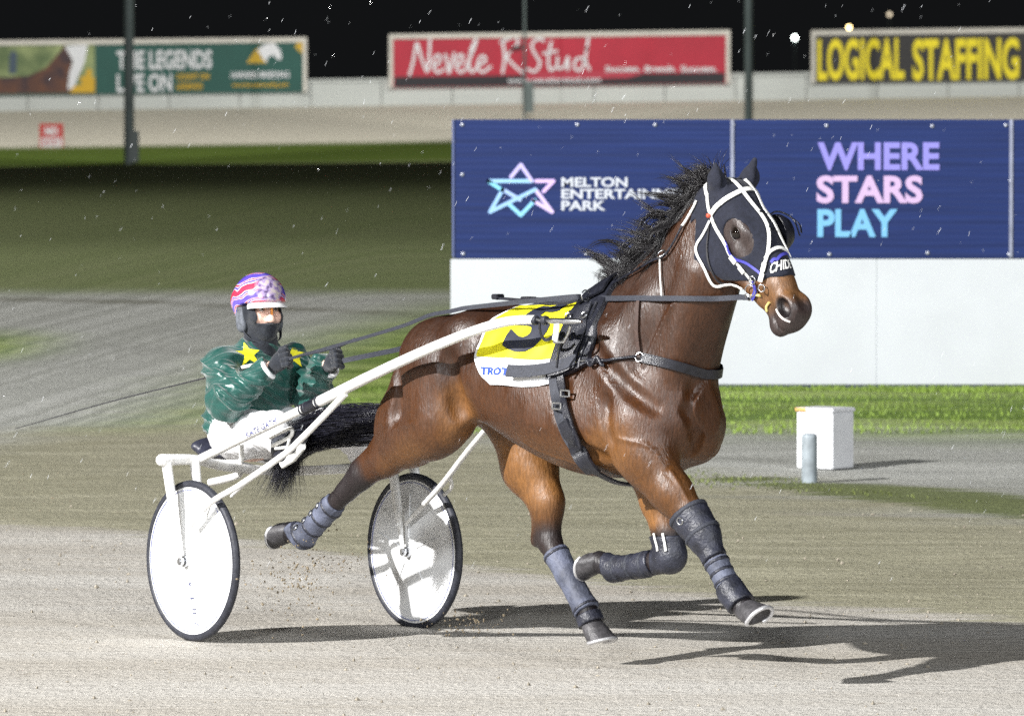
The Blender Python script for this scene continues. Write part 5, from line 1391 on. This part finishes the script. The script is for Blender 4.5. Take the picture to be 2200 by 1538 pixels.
# helmet
hm = Vox(Hc - [.2, .19, .17], Hc + [.22, .19, .2], .0045)
hm.ell(hq(-.014, 0, .050), (.132, .112, .118), .01, FR)
hm.cone(hq(-.075, 0, .03), hq(-.088, 0, -.055), .075, .045, .04, side=fs, ws=1.25)
X3, Y3, Z3 = np.meshgrid(*hm.ax, indexing='ij'); rl = np.stack([X3, Y3, Z3], -1) - Hc; f_ = rl @ fa; s2_ = rl @ fs; u_ = rl @ fu
low = np.interp(f_, [-.14, -.07, -.045, -.03, .03, .14], [-.095, -.085, -.02, .012, .035, .048]) - u_
hm.d = np.maximum(hm.d, low.astype(np.float32))
v_, q_ = nets(hm.d, hm.lo, hm.h); v_ = relax(v_, q_, 2, .4)
def helmet_material():
    m = mat('helmet_shell', (.8, .8, .8), .22, .5, coat=.5); nt = m.node_tree; b = nt.nodes['Principled BSDF']; L = nt.links.new
    tc = nt.nodes.new('ShaderNodeTexCoord'); mp = nt.nodes.new('ShaderNodeMapping'); L(tc.outputs['Object'], mp.inputs[0])
    mp.inputs['Location'].default_value = tuple(-Hc); 
    w = nt.nodes.new('ShaderNodeTexWave'); w.wave_type = 'BANDS'; w.bands_direction = 'Z'; w.inputs['Scale'].default_value = 3.6; w.inputs['Distortion'].default_value = 3.2; w.inputs['Detail'].default_value = 1.2; w.inputs['Detail Scale'].default_value = 2.6
    mp2 = nt.nodes.new('ShaderNodeMapping'); mp2.inputs['Rotation'].default_value = (0, .45, 0); L(mp.outputs[0], mp2.inputs[0]); L(mp2.outputs[0], w.inputs['Vector'])
    r = nt.nodes.new('ShaderNodeValToRGB'); r.color_ramp.interpolation = 'CONSTANT'; e = r.color_ramp.elements
    cols = [(0, (.58, .04, .09)), (.16, (.70, .62, .72)), (.26, (.10, .06, .46)), (.46, (.74, .66, .74)), (.54, (.60, .045, .10)), (.72, (.72, .62, .72)), (.80, (.11, .07, .50))]
    e[0].position = 0; e[0].color = (*cols[0][1], 1); e[1].position = cols[1][0]; e[1].color = (*cols[1][1], 1)
    for p_, c_ in cols[2:]:
        q = e.new(p_); q.color = (*c_, 1)
    L(w.outputs['Fac'], r.inputs[0])
    # front: a busy silver and violet drawing
    n = nt.nodes.new('ShaderNodeTexNoise'); n.inputs['Scale'].default_value = 42; n.inputs['Detail'].default_value = 3; L(mp.outputs[0], n.inputs['Vector'])
    r2 = nt.nodes.new('ShaderNodeValToRGB'); e2_ = r2.color_ramp.elements; e2_[0].color = (.10, .07, .16, 1); e2_[1].color = (.50, .44, .42, 1); e2_[0].position = .36; e2_[1].position = .60
    q = e2_.new(.48); q.color = (.34, .26, .46, 1)
    L(n.outputs['Fac'], r2.inputs[0])
    sx_ = nt.nodes.new('ShaderNodeVectorMath'); sx_.operation = 'DOT_PRODUCT'; sx_.inputs[1].default_value = (.75, -.1, .45); L(mp.outputs[0], sx_.inputs[0])
    mr = nt.nodes.new('ShaderNodeMapRange'); mr.inputs[1].default_value = .100; mr.inputs[2].default_value = .112; L(sx_.outputs['Value'], mr.inputs[0])
    mx = nt.nodes.new('ShaderNodeMix'); mx.data_type = 'RGBA'; L(mr.outputs[0], mx.inputs[0]); L(r.outputs['Color'], mx.inputs[6]); L(r2.outputs['Color'], mx.inputs[7]); L(mx.outputs[2], b.inputs['Base Color'])
    return m
helm = fast_mesh('helmet', v_, q_, helmet_material(), person); helm['label'] = 'pink, red and blue swirled helmet'
# peak
pk, pf = [], []
for j, (rad_, dz) in enumerate(((.100, .052), (.128, .040), (.152, .024), (.152, .020), (.126, .034), (.098, .046))):
    for i in range(15):
        t = math.radians(-62 + 124 * i / 14); rr_ = rad_ if abs(t) < .5 else rad_ - (rad_ - .105) * min(1, (abs(t) - .5) / .58) ** 1.5
        pk.append(hq(-.012 + math.cos(t) * rr_, math.sin(t) * (rr_ - .012), dz - .010 * (t / 1.08) ** 2))
for j in range(5):
    for i in range(14): pf.append((j * 15 + i, j * 15 + i + 1, (j + 1) * 15 + i + 1, (j + 1) * 15 + i))
obj('peak', (np.array(pk), pf), mat('peak_white', (.80, .80, .80), .35), helm)
for s_ in (-1, 1):       # ear flaps and chin strap
    ef = Vox(hq(-.01, s_ * .09, -.04) - .085, hq(-.01, s_ * .09, -.04) + .085, .0045)
    ef.ell(hq(-.018, s_ * .090, -.020), (.034, .014, .050), .015, FR); ef.ell(hq(-.004, s_ * .086, -.068), (.030, .013, .026), .03, FR); ef.ell(hq(-.026, s_ * .106, -.012), (.013, .016, .019), .008, FR, sub=True)
    v_, q_ = nets(ef.d, ef.lo, ef.h); fast_mesh('ear_flap', relax(v_, q_, 1), q_, mat('flap_grey', (.11, .12, .14), .75, .3, var=.35, scale=50, bump=.3), helm)
    obj('chin_strap', ribbon(resample([hq(.01, s_ * .090, -.085), hq(.045, s_ * .070, -.120), hq(.062, s_ * .03, -.138)], 10), np.array(fs * s_ * .8 + np.array([0, 0, -.6])), .014, .003), M['black_web'], helm)
gl = [hq(.098 - .034 * (t / 1.) ** 2, .060 * t, .012) for t in np.linspace(-1, 1, 15)]
glv = np.array([p + fu * dz + fa * (.012 if dz < 0.02 else .014) for dz in (.026, .0, -.034) for p in gl]); glf = [(j * 15 + i, j * 15 + i + 1, (j + 1) * 15 + i + 1, (j + 1) * 15 + i) for j in range(2) for i in range(14)]
gm_ = bpy.data.materials.new('goggle_lens'); gm_.use_nodes = True; gb = gm_.node_tree.nodes['Principled BSDF']; gb.inputs['Base Color'].default_value = (.9, .9, .92, 1); gb.inputs['Roughness'].default_value = .03; gb.inputs['Transmission Weight'].default_value = 1.; gb.inputs['IOR'].default_value = 1.05; gb.inputs['Alpha'].default_value = .45
obj('goggle_lens', (glv, glf), gm_, helm)
obj('goggle_edge', ribbon(np.array([hq(.112, -.004, .034), hq(.118, -.002, .012), hq(.116, 0, -.012)]), fa + fs * -.6, .010, .002), mat('goggle_orange', (.70, .25, .04), .25), helm)
# silks: a loose satin jacket with creases
Jk = Vox((-.80, -.52, .72), (.10, .52, 1.36), .0050)
man(Jk, .008, ('torso', 'arms'))
Jk.ell(neck + [.0, 0, -.01], (.092, .088, .045), .03); Jk.ell((-.57, 0, .91), (.125, .19, .125), .06); Jk.ell((-.55, 0, 1.05), (.10, .17, .16), .06)
for el, sd in ((elR, -1), (elL, 1)): Jk.ell(el + [-.015, sd * .006, -.012], (.075, .066, .070), .04)
Jk.cone(shR + [0, -.008, 0], elR, .078, .078, .03); Jk.cone(shL + [0, .008, 0], elL, .078, .072, .03)
Jk.cone(elR, handR + [-.075, 0, -.015], .074, .047, .03); Jk.cone(elL, handL + [-.085, 0, -.02], .070, .047, .03)
X4, Y4, Z4 = [a.astype(np.float32) for a in np.meshgrid(*Jk.ax, indexing='ij')]
waist = (.80 + .10 * (X4 + .62)) - Z4
collar = np.where((np.abs(X4 - neck[0]) < .14) & (np.abs(Y4) < .12), Z4 - 1.258, -1)
def cuff(d, hand, el):
    ax_ = hand - el; ax_ = ax_ / np.linalg.norm(ax_); c0 = hand - ax_ * .055
    t = (X4 - c0[0]) * ax_[0] + (Y4 - c0[1]) * ax_[1] + (Z4 - c0[2]) * ax_[2]
    r = np.sqrt((X4 - c0[0]) ** 2 + (Y4 - c0[1]) ** 2 + (Z4 - c0[2]) ** 2)
    return np.where(r < .12, np.maximum(d, t), d)
dj = np.maximum(np.maximum(Jk.d, waist), collar); dj = cuff(dj, handR, elR); dj = cuff(dj, handL, elL)
Jk.d = dj.astype(np.float32)
v_, q_ = nets(Jk.d, Jk.lo, Jk.h); v_ = relax(v_, q_, 2, .45)
nrm_ = Jk.grad(v_, .012)
def fold(p):
    # long drag creases: fanning from the armpits and bunching above the waist and at the elbows
    d1 = p[0] * .35 + p[1] * .25 + p[2] * .9; e1_ = p[0] * .9 - p[2] * .35
    d2 = p[0] * -.55 + p[1] * .3 + p[2] * .78; e2_ = p[0] * .8 + p[2] * .5
    wv = mnoise.noise(Vector((p[0] * 6, p[1] * 6, p[2] * 6))) * .35
    a = mnoise.noise(Vector((d1 * 19 + wv * 3, e1_ * 4, p[1] * 4)))
    b_ = mnoise.noise(Vector((d2 * 30 + wv * 4, e2_ * 5 + 9, p[1] * 6)))
    return .0125 * math.exp(-(a / .16) ** 2) + .0045 * math.exp(-(b_ / .16) ** 2) + .005 * (1 - abs(a) * 2)
fd = np.array([fold(p) for p in v_]) - .008
v_ = v_ + nrm_ * fd[:, None]
v_ = relax(v_, q_, 1, .35)
jacket = fast_mesh('jacket', v_, q_, mat('green_satin', (.002, .062, .050), .36, .55, var=.2, scale=10, bump=.35, bscale=17, stretch=(1, 1, 2.4), sheen=.4), person)
jacket['label'] = 'dark green satin jacket with yellow stars'
kd_v = v_
def on_jacket(P_, off):
    """nearest jacket vertex offset along its normal: follows the creases"""
    out = []
    for p in P_:
        d2 = ((kd_v - p) ** 2).sum(1); k = np.argsort(d2)[:6]; w = 1 / (d2[k] + 1e-6); n_ = (nrm_[k] * w[:, None]).sum(0) / w.sum(); c_ = (kd_v[k] * w[:, None]).sum(0) / w.sum()
        out.append(p + n_ * ((c_ - p) @ n_ + off))
    return np.array(out)
def star(cpx, size, lat, rot=0.):
    c0 = sp(cpx[0], cpx[1], lat)
    P_, n_ = Jk.onto(c0[None], 0., 20); n_ = n_[0]; c0 = P_[0]
    t1 = np.cross([0, 0, 1.], n_); t1 /= np.linalg.norm(t1); t2 = np.cross(n_, t1)
    V2, F2 = [], []
    N = 8
    corners = [(math.cos(rot + math.pi / 2 + i * math.pi / 5) * (1 if i % 2 == 0 else .42), math.sin(rot + math.pi / 2 + i * math.pi / 5) * (1 if i % 2 == 0 else .42)) for i in range(10)]
    for i in range(10):
        a, b_ = np.array(corners[i]), np.array(corners[(i + 1) % 10]); base_ = len(V2)
        for r_ in range(N + 1):
            for s_ in range(r_ + 1):
                V2.append((a * (r_ - s_) + b_ * s_) / N if r_ else np.zeros(2))
        k = lambda r_, s_: base_ + r_ * (r_ + 1) // 2 + s_
        for r_ in range(N):
            for s_ in range(r_ + 1):
                F2.append((k(r_, s_), k(r_ + 1, s_), k(r_ + 1, s_ + 1)))
                if s_ < r_: F2.append((k(r_, s_), k(r_ + 1, s_ + 1), k(r_, s_ + 1)))
    V2 = np.array(V2) * size
    W = c0 + V2[:, :1] * t1 + V2[:, 1:2] * t2
    W, _ = Jk.onto(W, .004, 12)
    obj('star', (on_jacket(W, .004), F2), M['yellow_cloth'], jacket)
star((531, 764), .062, -.10, .10); star((634, 762), .060, .14, -.2)
for hnd, el in ((handR, elR), (handL, elL)):
    ax_ = hnd - el; ax_ = ax_ / np.linalg.norm(ax_)
    c0 = hnd - ax_ * .066; obj('cuff', ring(c0, ax_, .036, .010, 22, 8), M['white_cloth'], person)
# trousers and boots
Tr = Vox((-.78, -.5, .66), (.35, .45, 1.05), .0065)
Tr.ell(hip + [-.0, 0, -.01], (.165, .19, .105), .05)
Tr.chain([hipR, kneeR_, lerp(kneeR_, footR, .55)], [.112, .080, .062], .04); Tr.chain([hipL, kneeL_, lerp(kneeL_, footL, .8)], [.112, .080, .055], .04)
v_, q_ = nets(Tr.d, Tr.lo, Tr.h); nn_ = Tr.grad(v_, .012)
v_ = v_ + nn_ * np.array([.006 * mnoise.noise(Vector((p[0] * 25, p[1] * 25, p[2] * 25 + p[0] * 12))) for p in v_])[:, None]
fast_mesh('trousers', relax(v_, q_, 1, .4), q_, mat('white_nylon', (.78, .78, .80), .45, .4, var=.04, scale=10, bump=.3, bscale=30), person)
for kn, ft, sd in ((kneeR_, footR, -1), (kneeL_, footL, 1)):
    bt = Vox(np.minimum(kn, ft) - .2, np.maximum(kn, ft) + .26, .006)
    tdir = np.array([.75, sd * .12, .30]); tdir /= np.linalg.norm(tdir)
    bt.chain([lerp(kn, ft, .55), ft], [.050, .044], .03); bt.chain([ft + [-.03, 0, -.012], ft + tdir * .10, ft + tdir * .17], [.042, .042, .034], .03, ws=.9)
    v_, q_ = nets(bt.d, bt.lo, bt.h); bo = fast_mesh('boot', relax(v_, q_, 1), q_, M['boot_black'] if sd < 0 else M['white_cloth'], person)
    dn = np.cross(tdir, [0, 1., 0]); dn = dn / np.linalg.norm(dn); dn = dn if dn[2] < 0 else -dn
    obj('sole', tube([ft + dn * .040 - tdir * .05, ft + dn * .042 + tdir * .06, ft + dn * .036 + tdir * .17], [.030, .036, .024], 12, flat=(1, .5)), M['white_web'] if sd < 0 else M['boot_grey'], bo)
# gloves: five separate fingers closed on the rein
def glove(c0, fwd, up, sd, name='glove'):
    fwd = fwd / np.linalg.norm(fwd); up = up - fwd * (up @ fwd); up = up / np.linalg.norm(up); out = np.cross(fwd, up) * 1.0     # out: towards the little-finger-free side
    g = Vox(c0 - .11, c0 + .11, .0036)
    at_ = lambda f_, u_, o_: c0 + fwd * f_ + up * u_ + out * o_
    g.cone(at_(-.060, -.012, 0), at_(-.02, 0, 0), .029, .030, .02); g.ell(at_(.0, .0, .0), (.040, .042, .024), .02, np.array([fwd, up, out]))
    for i, (u_, ln) in enumerate(((.034, .92), (.013, 1.0), (-.009, .95), (-.030, .80))):
        k1 = at_(.030, u_, .014 * -sd * -1); k2 = at_(.030 + .026 * ln, u_ * 1.02 - .004, .010); k3 = at_(.042 * ln, u_ - .006, -.022); k4 = at_(.014, u_ - .006, -.026)
        f2 = Vox(c0 - .11, c0 + .11, .0036)
        f2.chain([at_(.026, u_, .014), k2, k3, k4], [.0115, .0108, .0100, .0088], .006)
        g.d = np.minimum(g.d, f2.d)
    f2 = Vox(c0 - .11, c0 + .11, .0036)
    f2.chain([at_(-.018, .026, -.010), at_(.012, .050, -.016), at_(.038, .052, -.018)], [.015, .0125, .0105], .008); 
    q2 = np.maximum(.012 - np.abs(g.d - f2.d), 0) / .012; g.d = np.minimum(g.d, f2.d) - q2 * q2 * .003
    v_, q_ = nets(g.d, g.lo, g.h)
    return fast_mesh(name, relax(v_, q_, 1, .35), q_, Msc, person)
glove(handR + [0, 0, .0], np.array([.75, .15, .35]), np.array([-.3, 0, 1.]), -1)
glove(handL + [0, 0, .0], np.array([.85, -.15, .30]), np.array([-.2, 0, 1.]), 1)
# whip
wt = [handR + [.05, .01, .012], handR + [-.05, 0, -.012], sp(548, 784, -.13), sp(518, 790, -.15), sp(440, 812, -.2), sp(240, 862, -.3), sp(32, 921, -.42)]
wh = thing('whip', 'thin driving whip trailing back from the near glove', 'whip', S)
obj('shaft', tube(resample(wt[2:], 40), np.linspace(.0055, .0016, 40), 6), mat('whip_black', (.03, .03, .035), .5), wh)
obj('grip', tube(wt[:3], .007, 8), M['black_web'], wh)
obj('band', tube([sp(549, 783.6, -.131), sp(520, 789.4, -.15)], .0085, 8), M['white_web'], wh)

# ------------------------------------------------------------------ dirt thrown up, clods lying on the track, rain
def rocks(P_, r_, rng):
    base_v = np.array([(1, 0, 0), (-1, 0, 0), (0, 1, 0), (0, -1, 0), (0, 0, 1), (0, 0, -1)], float); base_f = [(0, 2, 4), (2, 1, 4), (1, 3, 4), (3, 0, 4), (2, 0, 5), (1, 2, 5), (3, 1, 5), (0, 3, 5)]
    V_, F_ = [], []
    for i, (p, r) in enumerate(zip(P_, r_)):
        V_.append(p + base_v * r * rng.uniform(.55, 1.2, (6, 1)) * rng.uniform(.7, 1.2, (1, 3))); F_ += [tuple(j + i * 6 for j in f) for f in base_f]
    return np.concatenate(V_), F_
def place_px(px, py, d):
    return np.array([(px - 1100) / FPX * d, d, CAMH - (py - 166) / FPX * d])
Mdirt = mat('dirt', (.20, .165, .115), .9, .2, var=.4, scale=30)
pts = []; rad = []
for i in range(430):
    k = RNG.random()
    if k < .5: pts.append(place_px(RNG.normal(640, 55), RNG.normal(1250, 48), RNG.uniform(26.3, 27.0))); rad.append(RNG.uniform(.0025, .0075))
    elif k < .68: pts.append(place_px(RNG.normal(730, 50), RNG.normal(1205, 18), RNG.uniform(26.8, 27.4))); rad.append(RNG.uniform(.002, .006))
    elif k < .93: pts.append(place_px(RNG.normal(1000, 45), RNG.normal(1340, 16), RNG.uniform(26.9, 27.3))); rad.append(RNG.uniform(.002, .007))
    else: pts.append(place_px(RNG.normal(80, 50), RNG.normal(1070, 40), RNG.uniform(27, 29))); rad.append(RNG.uniform(.002, .005))
pts = np.array(pts); pts[:, 2] = np.maximum(pts[:, 2], .004)
tag(obj('kicked_up_dirt', rocks(pts, rad, RNG), Mdirt, None, smooth=False), 'specks of dirt thrown up by the hooves and wheels', 'dirt', kind='stuff')
cp, cr = [], []
for i in range(4200):
    y_ = RNG.uniform(20, 36); x_ = RNG.uniform(-6, 7) * y_ / 26
    cp.append((x_, y_, .002)); cr.append(min(.013, RNG.gamma(1.6, .0028)))
tag(obj('track_clods', rocks(np.array(cp), cr, RNG), mat('clods', (.29, .26, .21), .9, .2, var=.35, scale=8), None, smooth=False), 'small clods and grit lying on the track', 'clods', kind='stuff')
rv, rf_ = [], []
for i in range(900):
    d = RNG.uniform(20, 52); c_ = place_px(RNG.uniform(-500, 2700), RNG.uniform(-250, 1250), d)
    if c_[2] < .05: continue
    dr_ = np.array([.45 + RNG.normal(0, .10), .05, .89]); dr_ /= np.linalg.norm(dr_); L = RNG.uniform(.010, .030); r_ = RNG.uniform(.00025, .0006)
    v_, f_ = tube([c_ - dr_ * L / 2, c_ - dr_ * L * .25, c_ + dr_ * L * .25, c_ + dr_ * L / 2], [.0002, r_, r_, .0002], 5)
    rv.append(v_); rf_.append(f_)
tag(obj('rain', join(*zip(rv, rf_)), mat('raindrop', (.75, .78, .82), .15, .8), None), 'fine slanting raindrops falling in the floodlight', 'rain', kind='stuff')

# ragged grass: blades at the foot of the hoarding, on the turf edge and in the weeds by the cabinet
def blades(P_, hmin, hmax, w, rng):
    n = len(P_); h = rng.uniform(hmin, hmax, n); a = rng.uniform(0, 6.283, n); ln = rng.uniform(-.5, .5, (n, 2))
    dx, dy = np.cos(a) * w / 2, np.sin(a) * w / 2
    z0 = np.zeros(n) - .004
    A = np.stack([P_[:, 0] - dx, P_[:, 1] - dy, z0], -1); C = np.stack([P_[:, 0] + dx, P_[:, 1] + dy, z0], -1)
    m1 = np.stack([P_[:, 0] + ln[:, 0] * h * .35 + dx * .6, P_[:, 1] + ln[:, 1] * h * .35 + dy * .6, h * .6], -1); m0 = m1 - np.stack([dx * 1.2, dy * 1.2, z0 * 0], -1)
    T = np.stack([P_[:, 0] + ln[:, 0] * h, P_[:, 1] + ln[:, 1] * h, h], -1)
    V_ = np.stack([A, C, m1, m0, T], 1).reshape(-1, 3); k = np.arange(n) * 5
    return V_, [tuple(q) for q in np.stack([k, k + 1, k + 2, k + 3], -1)] + [tuple(q) for q in np.stack([k + 3, k + 2, k + 4], -1)]
def turf_pts(n, x0, x1, y0, y1): return np.stack([RNG.uniform(x0, x1, n), RNG.uniform(y0, y1, n)], -1)
gp = np.vstack([turf_pts(9000, -.5, 9, 48.6, 49.22), turf_pts(7000, -1.2, 9, 43.4, 48.9), turf_pts(2500, -1.2, 9, 42.9, 43.6)])
tag(obj('turf_grass', blades(gp, .012, .040, .010, RNG), mat('grass_blade', (.20, .29, .05), .6, .3, var=.6, scale=2, stretch=(.2, 2, 1)), None), 'mown grass blades of the turf strip below the hoarding', 'grass', kind='stuff')
wp = turf_pts(9000, 1.0, 4.4, 32.6, 38.8)
keep = (np.abs(wp[:, 1] - (38.0 - 1.55 * (wp[:, 0] - 1.28))) < .9 * np.abs(np.sin(wp[:, 0] * 1.7) * .6 + .6) * RNG.uniform(.2, 1, len(wp)))
tag(obj('weeds', blades(wp[keep], .006, .022, .012, RNG), mat('weed_blade', (.12, .145, .04), .6, .3, var=.35, scale=4), None), 'thin olive weeds growing along the track edge by the cabinet', 'weeds', kind='stuff')
